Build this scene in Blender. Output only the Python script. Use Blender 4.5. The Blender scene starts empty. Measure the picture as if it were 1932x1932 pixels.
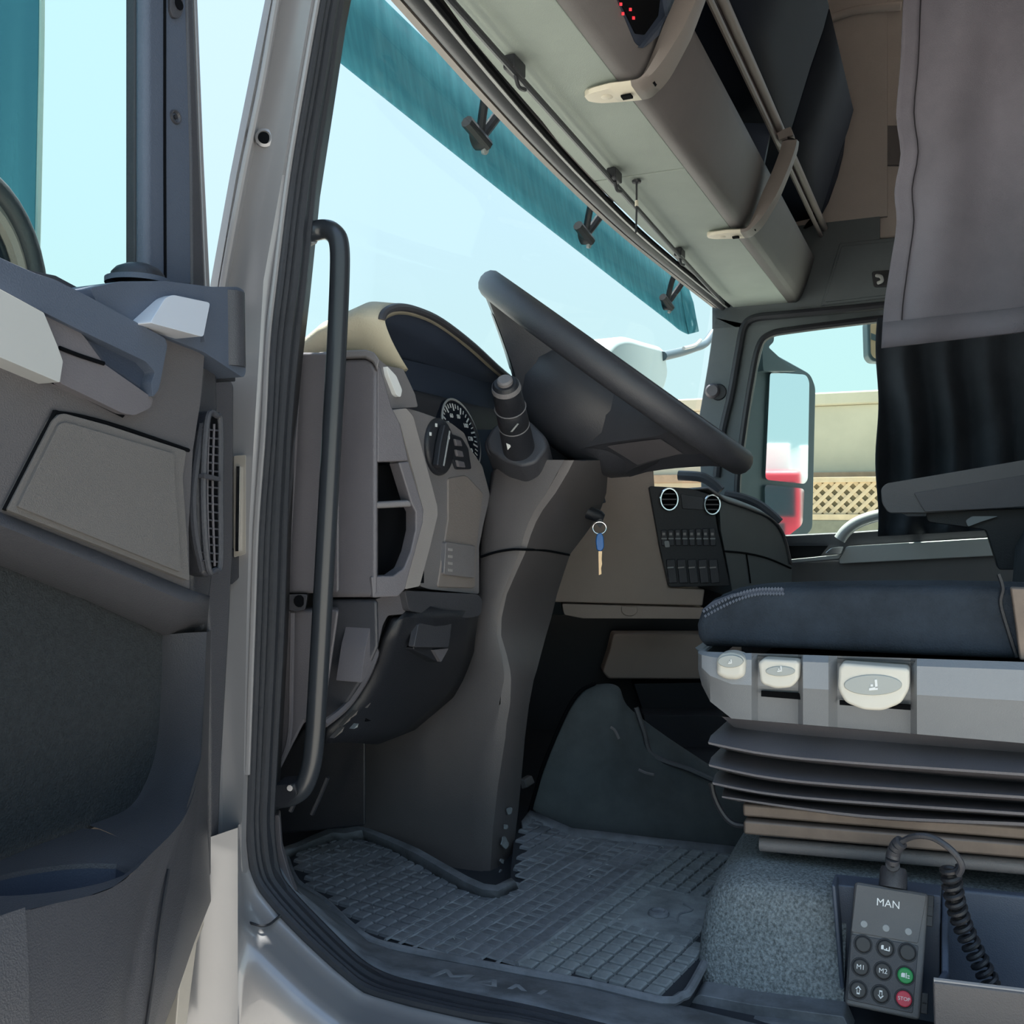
import bpy, bmesh, math, random
from mathutils import Vector, Matrix, Quaternion
random.seed(7)
D = bpy.data
C = bpy.context.scene.collection
SC = bpy.context.scene
# ------------------------------------------------------------------ camera
# origin at the lens; X = across the cab (seal plane of the driver's doorway is X=0), Y = towards the nose, Z = up
CX = -0.738
F = 1850.0
YAW = math.radians(24.0)
cy_, sy_ = math.cos(YAW), math.sin(YAW)
cam = D.cameras.new('camera'); cam.sensor_width = 36.0; cam.lens = 36.0*F/1932.0; cam.clip_start = 0.02; cam.clip_end = 500
camo = D.objects.new('camera', cam); C.objects.link(camo)
camo.location = (CX, 0, 0); camo.rotation_euler = (math.radians(90), 0, YAW-math.radians(90))
SC.camera = camo
# ------------------------------------------------------------------ world, sun, exposure
w = D.worlds.new('sky'); SC.world = w; w.use_nodes = True
nt = w.node_tree; nt.nodes.clear()
tc = nt.nodes.new('ShaderNodeTexCoord'); sep = nt.nodes.new('ShaderNodeSeparateXYZ')
rmp = nt.nodes.new('ShaderNodeValToRGB'); bg = nt.nodes.new('ShaderNodeBackground'); ow = nt.nodes.new('ShaderNodeOutputWorld')
nt.links.new(tc.outputs['Generated'], sep.inputs[0]); nt.links.new(sep.outputs['Z'], rmp.inputs[0])
nt.links.new(rmp.outputs[0], bg.inputs[0]); nt.links.new(bg.outputs[0], ow.inputs[0])
cr = rmp.color_ramp
cr.elements[0].position = 0.0; cr.elements[0].color = (0.435, 0.60, 0.595, 1)
cr.elements[1].position = 1.0; cr.elements[1].color = (0.38, 0.58, 0.92, 1)
e = cr.elements.new(0.20); e.color = (0.435, 0.595, 0.64, 1)
e = cr.elements.new(0.5); e.color = (0.45, 0.61, 0.76, 1)
bg.inputs[1].default_value = 1.0
sun = D.lights.new('sun', 'SUN'); sun.energy = 11.0; sun.angle = math.radians(0.6); sun.color = (1.0, 0.955, 0.88)
suno = D.objects.new('sun', sun); C.objects.link(suno); suno.location = (0, 3, 8)
sun_dir = Vector((-0.24, -0.09, -0.965))        # light travels from the nose and the right, high
suno.rotation_euler = sun_dir.to_track_quat('-Z', 'Y').to_euler()
SC.view_settings.view_transform = 'Standard'; SC.view_settings.look = 'None'
SC.view_settings.exposure = 0.66; SC.view_settings.gamma = 1.0; SC.view_settings.use_curve_mapping = False
# ------------------------------------------------------------------ measuring helpers: where a sight line meets a real plane of the cab
def ray(px, py):
    r = (px-966.0)/F; u = (966.0-py)/F
    return Vector((cy_+r*sy_, sy_-r*cy_, u))
O = Vector((CX, 0, 0))
def UX(px, py, X): d = ray(px, py); return O + d*((X-CX)/d.x)
def UY(px, py, Y): d = ray(px, py); return O + d*(Y/d.y)
def UZ(px, py, Z): d = ray(px, py); return O + d*(Z/d.z)
def UT(px, py, t): return O + ray(px, py)*t
def UP(px, py, p0, n):
    d = ray(px, py); return O + d*((Vector(p0)-O).dot(n)/d.dot(n))
def PX(l, X): return [UX(a, b, X) for a, b in l]
def PY(l, Y): return [UY(a, b, Y) for a, b in l]
def PZ(l, Z): return [UZ(a, b, Z) for a, b in l]
def PT(l, t): return [UT(a, b, t) for a, b in l]
# ------------------------------------------------------------------ materials
def lin(c):
    return tuple(((v/255)/12.92 if v/255 <= .04045 else ((v/255+.055)/1.055)**2.4) for v in c)
def mat(name, col, rough=.55, metal=0., ns=0, nb=0., var=0., vs=6., spec=.5, coat=0., col2=None):
    m = D.materials.new(name); m.use_nodes = True; n = m.node_tree; b = n.nodes['Principled BSDF']
    c = lin(col); b.inputs['Base Color'].default_value = (*c, 1)
    b.inputs['Roughness'].default_value = rough; b.inputs['Metallic'].default_value = metal
    b.inputs['Specular IOR Level'].default_value = spec
    if coat: b.inputs['Coat Weight'].default_value = coat; b.inputs['Coat Roughness'].default_value = .08
    t = n.nodes.new('ShaderNodeTexCoord')
    if var or col2:
        no = n.nodes.new('ShaderNodeTexNoise'); no.inputs['Scale'].default_value = vs; no.inputs['Detail'].default_value = 5
        no.inputs['Roughness'].default_value = .65
        n.links.new(t.outputs['Object'], no.inputs['Vector'])
        r = n.nodes.new('ShaderNodeValToRGB'); n.links.new(no.outputs['Fac'], r.inputs[0])
        c2 = lin(col2) if col2 else tuple(v*(1+var) for v in c)
        c1 = c if col2 else tuple(v*(1-var) for v in c)
        r.color_ramp.elements[0].position = .35; r.color_ramp.elements[0].color = (*c1, 1)
        r.color_ramp.elements[1].position = .65; r.color_ramp.elements[1].color = (*c2, 1)
        n.links.new(r.outputs[0], b.inputs['Base Color'])
    if nb:
        n2 = n.nodes.new('ShaderNodeTexNoise'); n2.inputs['Scale'].default_value = ns; n2.inputs['Detail'].default_value = 3
        n.links.new(t.outputs['Object'], n2.inputs['Vector'])
        bu = n.nodes.new('ShaderNodeBump'); bu.inputs['Strength'].default_value = nb; bu.inputs['Distance'].default_value = .002
        n.links.new(n2.outputs['Fac'], bu.inputs['Height']); n.links.new(bu.outputs[0], b.inputs['Normal'])
    return m
def glassmat(name, tint, gloss=.06, diffuse=None, dfac=0., rough=.02, streak=0.):
    m = D.materials.new(name); m.use_nodes = True; n = m.node_tree; n.nodes.clear()
    o = n.nodes.new('ShaderNodeOutputMaterial'); tr = n.nodes.new('ShaderNodeBsdfTransparent'); tr.inputs[0].default_value = (*tint, 1)
    g = n.nodes.new('ShaderNodeBsdfGlossy'); g.inputs['Roughness'].default_value = rough
    mx = n.nodes.new('ShaderNodeMixShader')
    fr = n.nodes.new('ShaderNodeLayerWeight'); fr.inputs[0].default_value = .12
    mu = n.nodes.new('ShaderNodeMath'); mu.operation = 'MULTIPLY'; mu.inputs[1].default_value = gloss*6
    n.links.new(fr.outputs['Fresnel'], mu.inputs[0]); n.links.new(mu.outputs[0], mx.inputs[0])
    n.links.new(tr.outputs[0], mx.inputs[1]); n.links.new(g.outputs[0], mx.inputs[2])
    last = mx
    if diffuse:
        di = n.nodes.new('ShaderNodeBsdfTranslucent'); di.inputs[0].default_value = (*diffuse, 1)
        m2 = n.nodes.new('ShaderNodeMixShader'); m2.inputs[0].default_value = dfac
        n.links.new(mx.outputs[0], m2.inputs[1]); n.links.new(di.outputs[0], m2.inputs[2]); last = m2
        if streak:
            t = n.nodes.new('ShaderNodeTexCoord'); mp = n.nodes.new('ShaderNodeMapping'); mp.inputs['Scale'].default_value = (26, 26, 1.6)
            no = n.nodes.new('ShaderNodeTexNoise'); no.inputs['Scale'].default_value = 2.2; no.inputs['Detail'].default_value = 6
            r = n.nodes.new('ShaderNodeMapRange'); r.inputs[1].default_value = .4; r.inputs[2].default_value = .8
            r.inputs[3].default_value = dfac; r.inputs[4].default_value = dfac+streak
            n.links.new(t.outputs['Object'], mp.inputs[0]); n.links.new(mp.outputs[0], no.inputs['Vector'])
            n.links.new(no.outputs['Fac'], r.inputs[0]); n.links.new(r.outputs[0], m2.inputs[0])
    n.links.new(last.outputs[0], o.inputs[0])
    return m
def emimat(name, col, s=1.):
    m = mat(name, col, .4); b = m.node_tree.nodes['Principled BSDF']
    b.inputs['Emission Color'].default_value = (*lin(col), 1); b.inputs['Emission Strength'].default_value = s
    return m
M = {}
M['paint'] = mat('silver_paint', (150, 149, 152), .34, .3, coat=.7, var=.05, vs=3)
M['paint_dirty'] = mat('silver_paint_dusty', (186, 178, 168), .5, .15, var=.10, vs=5, coat=.2)
M['rubber'] = mat('seal_rubber', (46, 49, 56), .5, ns=300, nb=.2, var=.15)
M['tube'] = mat('black_tube', (48, 52, 58), .28, spec=.6, var=.1)
M['plas'] = mat('charcoal_plastic', (104, 101, 106), .40, ns=900, nb=.25, var=.08)
M['plas_d'] = mat('dark_plastic', (64, 65, 71), .42, ns=900, nb=.25, var=.12)
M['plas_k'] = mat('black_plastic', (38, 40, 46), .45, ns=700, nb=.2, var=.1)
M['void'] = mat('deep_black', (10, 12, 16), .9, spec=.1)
M['plas_g'] = mat('mid_grey_plastic', (122, 119, 121), .5, ns=900, nb=.25, var=.05)
M['plas_lg'] = mat('light_grey_plastic', (162, 157, 156), .5, ns=900, nb=.2, var=.05)
M['taupe'] = mat('taupe_plastic', (132, 124, 120), .5, ns=900, nb=.2, var=.06)
M['navy'] = mat('navy_plastic', (52, 62, 80), .6, ns=700, nb=.2)
M['bluegrey'] = mat('blue_grey_plastic', (78, 87, 103), .5, ns=800, nb=.25, var=.06)
M['hood'] = mat('instrument_hood', (192, 186, 166), .75, ns=500, nb=.25, var=.05)  # pale cream put into the colour in place of sunlight on the hood
M['fabric'] = mat('door_fabric', (47, 51, 55), .95, ns=700, nb=.9, var=.18, vs=300)
M['seat'] = mat('seat_velour', (43, 52, 63), .95, ns=500, nb=.6, var=.3, vs=14)
M['carpet'] = mat('loop_carpet', (128, 135, 138), .98, ns=420, nb=1., var=.5, vs=330)
M['lens'] = mat('lens_sky_white', (226, 229, 236), .25, .25)  # near-white colour painted in place of a bright sky reflection
M['stack'] = mat('stack_taupe', (168, 152, 142), .42, ns=900, nb=.2, var=.04)
M['flap'] = mat('locker_flap', (20, 26, 38), .75, ns=700, nb=.2, var=.06, spec=.15)
M['door'] = mat('door_trim', (74, 74, 79), .42, ns=900, nb=.3, var=.07)
M['door_g'] = mat('door_trim_grey', (90, 88, 91), .45, ns=900, nb=.3, var=.05)
M['door_s'] = mat('speaker_grey', (108, 105, 104), .6, ns=1500, nb=.6, var=.05)
M['shroud'] = mat('column_plastic', (93, 89, 90), .34, ns=900, nb=.2, var=.07)
M['silver'] = mat('satin_silver', (190, 192, 192), .38, .15)
M['chrome'] = mat('chrome', (225, 228, 232), .12, 1.)
M['steel'] = mat('dull_steel', (120, 108, 100), .5, .4, var=.2, vs=12)
M['sage'] = mat('sage_headliner', (164, 174, 168), .8, ns=500, nb=.2, var=.04)
M['console'] = mat('overhead_plastic', (104, 100, 100), .6, ns=600, nb=.2, var=.05)
M['lining'] = mat('roof_lining', (184, 175, 170), .9, ns=300, nb=.3, var=.05)
M['wallgrey'] = mat('pillar_grey', (94, 102, 106), .55, ns=600, nb=.2, var=.06)
M['cream'] = mat('cream_plastic', (222, 214, 196), .45, var=.04)
M['lever'] = mat('lever_plastic', (216, 212, 202), .4, var=.05)
M['leverdk'] = mat('lever_sky_face', (170, 174, 172), .45)  # greyer tone painted for the sky light on each lever's upper face
M['seatbase'] = mat('seat_shroud', (142, 146, 152), .5, ns=700, nb=.2, var=.05)
M['mat'] = mat('rubber_mat', (118, 122, 129), .7, ns=160, nb=.4, var=.35, vs=14)
M['mat_dust'] = mat('dusty_rubber', (138, 144, 148), .8, ns=160, nb=.4, var=.35, vs=16)
M['mat_rib'] = mat('mat_rib_rubber', (134, 139, 145), .7, var=.35, vs=20)
M['mat_k'] = mat('mat_gap', (44, 48, 56), .8)
M['sill'] = mat('sill_plastic', (106, 110, 116), .6, var=.4, vs=18, ns=200, nb=.2)
M['tunnel'] = mat('tunnel_cover', (78, 84, 86), .85, ns=500, nb=.4, var=.25, vs=7)
M['curt_g'] = mat('grey_curtain', (136, 132, 143), .95, ns=900, nb=.4, var=.12, vs=5)
M['stitch'] = mat('curtain_stitch', (62, 60, 66), .9)
M['curt_k'] = mat('black_curtain', (54, 60, 69), .95, ns=900, nb=.3, var=.2)
M['handset'] = mat('handset_plastic', (94, 94, 96), .5, ns=900, nb=.2, var=.06)
M['button'] = mat('handset_button', (58, 58, 60), .5)
M['led'] = mat('led_window', (150, 152, 154), .4)
M['green'] = mat('green_button', (44, 150, 84), .4)
M['red'] = mat('red_button', (205, 62, 84), .4)
M['white'] = mat('white_print', (236, 238, 238), .6)
M['print'] = mat('grey_print', (160, 164, 166), .6)
M['blue'] = mat('blue_key', (20, 110, 190), .3, coat=.4)
M['brass'] = mat('key_blade', (196, 170, 140), .3, .9)
M['mirror'] = mat('mirror_glass', (225, 232, 238), .03, 1.)
M['mirror_h'] = mat('mirror_housing', (74, 92, 100), .5)
M['pale'] = mat('pale_mirror_shell', (186, 206, 204), .6)
M['sand'] = mat('sandy_ground', (166, 161, 152), .95, var=.12, vs=1.2, ns=40, nb=.3)
M['wall_o'] = mat('plaster_wall', (196, 186, 164), .95, var=.06, vs=.8)
M['ledge'] = mat('brown_ledge', (164, 138, 114), .9, var=.1)
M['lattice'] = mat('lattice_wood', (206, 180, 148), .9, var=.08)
M['lattice_b'] = mat('lattice_back', (128, 116, 92), .95)
M['road'] = mat('asphalt_bank', (128, 124, 108), .95, var=.1)
M['twhite'] = mat('truck_white', (232, 232, 226), .35, coat=.4)
M['tred'] = mat('truck_red', (190, 34, 56), .35, coat=.4)
M['tglass'] = mat('truck_glass', (32, 40, 48), .08, spec=.8)
M['glass'] = glassmat('windscreen_glass', (.95, .99, .985), .008)
M['sideglass'] = glassmat('side_glass', (.93, 1., .975), .008)
M['visor'] = glassmat('tinted_acrylic', (.14, .31, .34), .02, diffuse=(.28, .48, .52), dfac=.22, rough=.1, streak=.22)
M['deflector'] = glassmat('deflector_acrylic', (.22, .38, .42), .03, diffuse=(.2, .4, .46), dfac=.12, streak=.2)
M['dialface'] = mat('dial_face', (24, 30, 42), .4)
M['redlamp'] = emimat('red_lamp', (210, 40, 50), .8)
# ------------------------------------------------------------------ object helpers
def link(o, parent):
    C.objects.link(o)
    if parent is not None:
        o.parent = parent
        o.matrix_parent_inverse = Matrix.Translation(-parent.location)   # part locations are kept in cab coordinates
    return o
def tag(o, label=None, cat=None, group=None, kind=None):
    if label: o['label'] = label
    if cat: o['category'] = cat
    if group: o['group'] = group
    if kind: o['kind'] = kind
    return o
def thing(name, label, cat, loc, group=None):
    o = D.objects.new(name, None); o.empty_display_size = .02; C.objects.link(o); o.location = loc
    return tag(o, label, cat, group)
def struct(name, label, cat, loc=(0, 0, 0)):
    o = D.objects.new(name, None); o.empty_display_size = .02; C.objects.link(o); o.location = loc
    return tag(o, label, cat, kind='structure')
def fin(bm, name, m, parent=None, bevel=0., seg=2, sub=0, solid=0., ang=38, flat=False, soff=1.):
    me = D.meshes.new(name); bm.to_mesh(me); bm.free()
    me.materials.append(M[m] if isinstance(m, str) else m)
    if not flat:
        for p in me.polygons: p.use_smooth = True
        me.set_sharp_from_angle(angle=math.radians(ang))
    # put the origin of the part in its middle
    if len(me.vertices):
        lo = Vector((min(v.co[i] for v in me.vertices) for i in range(3))); hi = Vector((max(v.co[i] for v in me.vertices) for i in range(3)))
        c = (lo+hi)/2
        me.transform(Matrix.Translation(-c))
    else: c = Vector()
    o = D.objects.new(name, me); o.location = c
    link(o, parent)
    if solid: s = o.modifiers.new('solid', 'SOLIDIFY'); s.thickness = solid; s.offset = soff
    if sub: s = o.modifiers.new('sub', 'SUBSURF'); s.levels = sub; s.render_levels = sub
    if bevel:
        b = o.modifiers.new('bevel', 'BEVEL'); b.width = bevel; b.segments = seg; b.limit_method = 'ANGLE'; b.angle_limit = math.radians(32); b.harden_normals = True
    return o
def rp(pts, r=8, n=4):
    """round the corners of a closed outline"""
    out = []; N = len(pts)
    P = [Vector((p[0], p[1])) for p in pts]
    for i in range(N):
        a, b, c = P[i-1], P[i], P[(i+1) % N]
        l1, l2 = (a-b).length, (c-b).length
        k = min(r, l1*.45, l2*.45)
        p, q = b+(a-b).normalized()*k, b+(c-b).normalized()*k
        for j in range(n+1):
            s = j/n; out.append(tuple((p*(1-s)**2 + b*2*s*(1-s) + q*s*s)))
    return out
def cat(pts, n=6, closed=False):
    """smooth curve through points"""
    P = [Vector(p) for p in pts]; out = []; N = len(P)
    rng = N if closed else N-1
    for i in range(rng):
        if closed: a, b, c, d = P[i-1], P[i], P[(i+1) % N], P[(i+2) % N]
        else: a, b, c, d = P[max(i-1, 0)], P[i], P[i+1], P[min(i+2, N-1)]
        for j in range(n):
            s = j/n
            out.append(.5*((2*b)+(c-a)*s+(2*a-5*b+4*c-d)*s*s+(3*b-a-3*c+d)*s**3))
    if not closed: out.append(P[-1])
    return out
def prism(name, pts, off, m, parent=None, bevel=0., seg=2, **k):
    bm = bmesh.new(); off = Vector(off)
    # drop doubled points
    q = []
    for p in pts:
        if not q or (p-q[-1]).length > 1e-5: q.append(p)
    if (q[0]-q[-1]).length < 1e-5: q.pop()
    a = [bm.verts.new(p) for p in q]; b = [bm.verts.new(p+off) for p in q]
    bm.faces.new(a); bm.faces.new(b[::-1])
    for i in range(len(a)):
        j = (i+1) % len(a); bm.faces.new((a[j], a[i], b[i], b[j]))
    bmesh.ops.recalc_face_normals(bm, faces=bm.faces)
    return fin(bm, name, m, parent, bevel, seg, **k)
def box(name, lo, hi, m, parent=None, bevel=0., **k):
    x0, y0, z0 = lo; x1, y1, z1 = hi
    return prism(name, [Vector((x0, y0, z0)), Vector((x1, y0, z0)), Vector((x1, y1, z0)), Vector((x0, y1, z0))], (0, 0, z1-z0), m, parent, bevel, **k)
def loft(name, rows, m, parent=None, solid=0., sub=0, closed=False, caps=False, bevel=0., ang=38, **k):
    bm = bmesh.new(); V = [[bm.verts.new(Vector(p)) for p in r] for r in rows]
    n = len(rows[0])
    for i in range(len(rows)-1):
        for j in range(n if closed else n-1):
            jj = (j+1) % n
            try: bm.faces.new((V[i][j], V[i][jj], V[i+1][jj], V[i+1][j]))
            except ValueError: pass
    if caps:
        bm.faces.new(V[0][::-1]); bm.faces.new(V[-1])
    bmesh.ops.recalc_face_normals(bm, faces=bm.faces)
    return fin(bm, name, m, parent, bevel=bevel, sub=sub, solid=solid, ang=ang, **k)
def tube(name, pts, r, m, parent=None, n=10, smooth=5, closed=False, r2=None):
    P = cat(pts, smooth, closed) if smooth else [Vector(p) for p in pts]
    N = len(P); bm = bmesh.new(); rings = []
    T0 = (P[1]-P[0]).normalized()
    nv = T0.orthogonal().normalized()
    prev = T0
    for i, p in enumerate(P):
        if closed: T = (P[(i+1) % N]-P[i-1]).normalized()
        else: T = (P[min(i+1, N-1)]-P[max(i-1, 0)]).normalized()
        q = prev.rotation_difference(T); nv = (q @ nv); nv = (nv - T*nv.dot(T)).normalized(); prev = T
        bn = T.cross(nv); rr = r if r2 is None else r+(r2-r)*i/(N-1)
        rings.append([bm.verts.new(p+nv*rr*math.cos(2*math.pi*k/n)+bn*rr*math.sin(2*math.pi*k/n)) for k in range(n)])
    for i in range(N if closed else N-1):
        a, b = rings[i], rings[(i+1) % N]
        for k in range(n): bm.faces.new((a[k], a[(k+1) % n], b[(k+1) % n], b[k]))
    if not closed: bm.faces.new(rings[0][::-1]); bm.faces.new(rings[-1])
    bmesh.ops.recalc_face_normals(bm, faces=bm.faces)
    return fin(bm, name, m, parent)
def frame_of(ax):
    ax = Vector(ax).normalized(); u = ax.orthogonal().normalized(); return ax, u, ax.cross(u)
def lathe(name, c, ax, prof, m, parent=None, n=24, uv=None, sx=1., **k):
    ax = Vector(ax).normalized()
    if uv is None: _, u, v = frame_of(ax)
    else: u, v = uv
    c = Vector(c); bm = bmesh.new(); R = []
    for r, h in prof:
        if r < 1e-6: R.append([bm.verts.new(c+ax*h)])
        else: R.append([bm.verts.new(c+ax*h+u*r*sx*math.cos(2*math.pi*i/n)+v*r*math.sin(2*math.pi*i/n)) for i in range(n)])
    for a, b in zip(R, R[1:]):
        for i in range(n):
            j = (i+1) % n
            if len(a) == 1 and len(b) == 1: continue
            if len(a) == 1: bm.faces.new((a[0], b[i], b[j]))
            elif len(b) == 1: bm.faces.new((a[i], a[j], b[0]))
            else: bm.faces.new((a[i], a[j], b[j], b[i]))
    bmesh.ops.recalc_face_normals(bm, faces=bm.faces)
    return fin(bm, name, m, parent, **k)
def text(name, s, size, origin, ex, ey, m, parent=None, depth=.0004, shear=0., bold=0.):
    cu = D.curves.new(name, 'FONT'); cu.body = s; cu.size = size; cu.extrude = depth; cu.align_x = 'CENTER'; cu.align_y = 'CENTER'; cu.offset = bold
    t = D.objects.new(name, cu); C.objects.link(t)
    dg = bpy.context.evaluated_depsgraph_get(); me = D.meshes.new_from_object(t.evaluated_get(dg))
    D.objects.remove(t); D.curves.remove(cu)
    ex = Vector(ex).normalized(); ey = Vector(ey); ey = (ey-ex*ey.dot(ex)).normalized(); ez = ex.cross(ey)
    R = Matrix((ex, ey, ez)).transposed().to_4x4()
    me.transform(R); me.materials.clear(); me.materials.append(M[m])
    o = D.objects.new(name, me); o.location = origin
    return link(o, parent)
def lerp(a, b, s): return a+(b-a)*s
def resample(P, n):
    P = [Vector(p) for p in P]; L = [0]
    for a, b in zip(P, P[1:]): L.append(L[-1]+(b-a).length)
    out = []; j = 0
    for i in range(n):
        d = L[-1]*i/(n-1)
        while j < len(L)-2 and L[j+1] < d: j += 1
        s = (d-L[j])/max(L[j+1]-L[j], 1e-9); out.append(P[j].lerp(P[j+1], min(max(s, 0), 1)))
    return out
FLOOR = -0.47
# ================================================================== OUTSIDE
g = box('ground', (-40, -60, -1.97), (60, 60, -1.87), 'sand'); tag(g, 'pale sandy ground around the truck', 'ground', kind='structure')
bx = 20.0
bd = thing('building', 'plain plastered building with a brown ledge beyond the passenger window', 'building', (bx+2, -1, -1.87))
box('wall', (bx, -12, -1.87), (bx+4, 9, 2.15), 'wall_o', bd, .02)
box('roof_edge', (bx-.08, -12.1, 2.15), (bx+4.1, 9.1, 2.42), 'wall_o', bd, .05)
box('ledge', (bx-.25, -12, .62), (bx, 9, .80), 'ledge', bd, .02)
fe = thing('lattice_fence', 'tan lattice fence of crossed slats in front of the plastered building', 'fence', (bx-1.2, -1, -1.87))
box('bottom_rail', (bx-1.28, -5, -.16), (bx-1.18, 3.5, -.04), 'lattice', fe, .01)
box('top_rail', (bx-1.28, -5, .56), (bx-1.18, 3.5, .66), 'lattice', fe, .01)
box('backing_board', (bx-1.16, -5, -.04), (bx-1.13, 3.5, .56), 'lattice_b', fe)
box('base_wall', (bx-1.3, -5, -1.87), (bx-1.1, 3.5, -.16), 'road', fe, .01)
def slat_mesh(sg):
    bm = bmesh.new(); hw = .05
    P = [Vector((0, -.3*sg-hw, -.3)), Vector((0, -.3*sg+hw, -.3)), Vector((0, .3*sg+hw, .3)), Vector((0, .3*sg-hw, .3))]
    a = [bm.verts.new(p) for p in P]; b = [bm.verts.new(p+Vector((.02, 0, 0))) for p in P]
    bm.faces.new(a); bm.faces.new(b[::-1])
    for i in range(4): bm.faces.new((a[i], b[i], b[(i+1) % 4], a[(i+1) % 4]))
    bmesh.ops.recalc_face_normals(bm, faces=bm.faces)
    me = D.meshes.new('slat'); bm.to_mesh(me); bm.free(); me.materials.append(M['lattice']); return me
for k, sg in enumerate((1, -1)):
    me = slat_mesh(sg)
    for i in range(34):
        o = D.objects.new('slat', me); o.location = (bx-1.2-.025*k, -4.4+i*.22, .26); link(o, fe)
def truck(name, label, m, x, y, rz):
    t = thing(name, label, 'truck', (x, y, -1.87), 'trucks parked in a row behind'); t.rotation_euler = (0, 0, 0)
    def b(n, lo, hi, mm, bv=.03):
        return box(n, (x+lo[0], y+lo[1], lo[2]-1.87), (x+hi[0], y+hi[1], hi[2]-1.87), mm, t, bv)
    b('cab', (-1.2, -2.0, .55), (1.2, 0, 2.9), m, .12)
    b('trailer', (-1.25, -8, 1.1), (1.25, -2.3, 3.7), 'twhite', .03)
    b('windscreen', (-1.05, -.02, 1.75), (1.05, .02, 2.6), 'tglass', .01)
    b('grille', (-.8, -.02, .95), (.8, .04, 1.6), 'plas_k', .01)
    b('bumper', (-1.2, -.1, .4), (1.2, .1, .85), m, .04)
    for s in (-1, 1):
        b('headlamp', (s*.95-.18, -.02, .55), (s*.95+.18, .12, .78), 'silver', .02)
        b('mirror', (s*1.38-.1, -.35, 1.7), (s*1.38+.1, -.2, 2.4), 'plas_k', .02)
        for yy in (-1.2, -6.5):
            lathe('wheel', (x+s*1.0, y+yy, -1.37), (s, 0, 0), [(0, .12), (.25, .12), (.3, .16), (.5, .16), (.5, -.15), (0, -.15)], 'plas_k', t)
for i, (x, y, m, l) in enumerate([(4.6, -21, 'tred', 'red truck parked behind the cab, seen in the passenger mirror'),
                                   (7.5, -22, 'twhite', 'white truck parked to the right of the red truck, seen in the mirror'),
                                   (1.6, -20, 'twhite', 'white truck parked to the left of the red truck, seen in the mirror')]):
    truck('parked_truck', l, m, x, y, 0)
# ================================================================== CAB SHELL
fl = box('floor', (.05, -1.7, FLOOR-.05), (2.3, 1.0, FLOOR), 'mat_k'); tag(fl, 'dark cab floor under the rubber mat', 'floor', kind='structure')
wl = struct('wall_left', 'silver painted door pillar and lower body around the driver doorway', 'wall', (0, .6, -.5))
rows = []
XS = [-.03, -.033, -.014, -.010, -.004, 0]
for y, xs in [(-480, [596, 608, 628, 672, 682, 690]), (-250, [550, 562, 581, 630, 640, 648]), (0, [500, 512, 531, 588, 597, 603]), (160, [468, 481, 503, 560, 569, 576]), (330, [434, 446, 470, 533, 541, 547]),
              (530, [398, 412, 432, 497, 515, 523]), (649, [380, 396, 416, 490, 503, 509]), (812, [376, 396, 430, 480, 494, 501]),
              (993, [380, 400, 430, 470, 482, 487]), (1187, [385, 402, 425, 465, 475, 480]), (1461, [392, 403, 420, 460, 466, 470]),
              (1600, [400, 408, 420, 455, 462, 466]), (1650, [402, 408, 420, 458, 466, 473])]:
    r = [UX(x, y, X) for x, X in zip(xs, XS)]
    rows.append([r[0]+Vector((.12, .085, 0)), r[0]+Vector((.05, .036, 0)), r[0]+Vector((.01, .006, 0))]+r+[r[-1]+Vector((.012, .012, 0)), r[-1]+Vector((.05, .05, 0))])
loft('door_pillar', rows, 'paint', wl, closed=True, caps=True, ang=20)
tube('pillar_ridge', PX([(612, -480), (566, -250), (521, 0), (493, 160), (458, 330), (421, 530), (404, 649)], -.030), .0032, 'paint', wl, n=8)
tube('pillar_edge', PX([(686, -480), (644, -250), (599, 0), (571, 160), (543, 330), (518, 530), (505, 649), (497, 812), (484, 993), (477, 1187), (467, 1461)], -.005), .0026, 'paint', wl, n=8)
path = [(467, 1555, -1, .02), (474, 1636, -.98, .2), (493, 1680, -.8, .6), (530, 1726, -.66, .75), (577, 1773, -.62, .78), (633, 1825, -.62, .78), (689, 1869, -.52, .85),
        (773, 1894, -.26, .96), (897, 1922, -.2, .97), (990, 1935, -.2, .97), (1200, 1985, -.2, .97), (1500, 2060, -.2, .97)]
rows = []
for x, y, dx, dy in path:
    rows.append([UX(max(x+dx*o, 452-k*.5), y+dy*o, X) for k, (o, X) in enumerate([(0, .03), (0, 0), (12, -.004), (34, -.016), (62, -.04), (90, -.056), (140, -.062), (330, -.066)])])
    rows[-1].append(rows[-1][-1]+Vector((.02, .12, -.05)))
lowb = []
for a, b in zip(rows, rows[1:]): lowb += [[p.lerp(q, s/3) for p, q in zip(a, b)] for s in range(3)]
lowb.append(rows[-1])
loft('sill_body', lowb, 'paint', wl, ang=180)
prism('hinge_pillar', PX([(404, 1652), (472, 1652), (459, 1742), (455, 1868), (430, 1874), (424, 1850), (434, 1760), (430, 1732), (412, 1690)], .0), (.08, .06, 0), 'paint_dirty', wl, .004)
prism('lower_bracket', PX(rp([(374, 1852), (398, 1846), (412, 1860), (448, 1868), (470, 1884), (478, 1900), (470, 1924), (440, 1934), (440, 2000), (374, 2000)], 8), -.01), (.05, .06, 0), 'paint_dirty', wl, .004)
prism('bracket_rib', PX([(376, 1905), (445, 1888), (448, 1900), (376, 1922)], -.018), (.02, .01, 0), 'paint_dirty', wl, .003)
lathe('bracket_bolt', UX(470, 1893, -.012), (-.8, -.6, 0), [(0, .006), (.004, .006), (.006, .003), (.006, 0)], 'steel', wl, 10)
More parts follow.
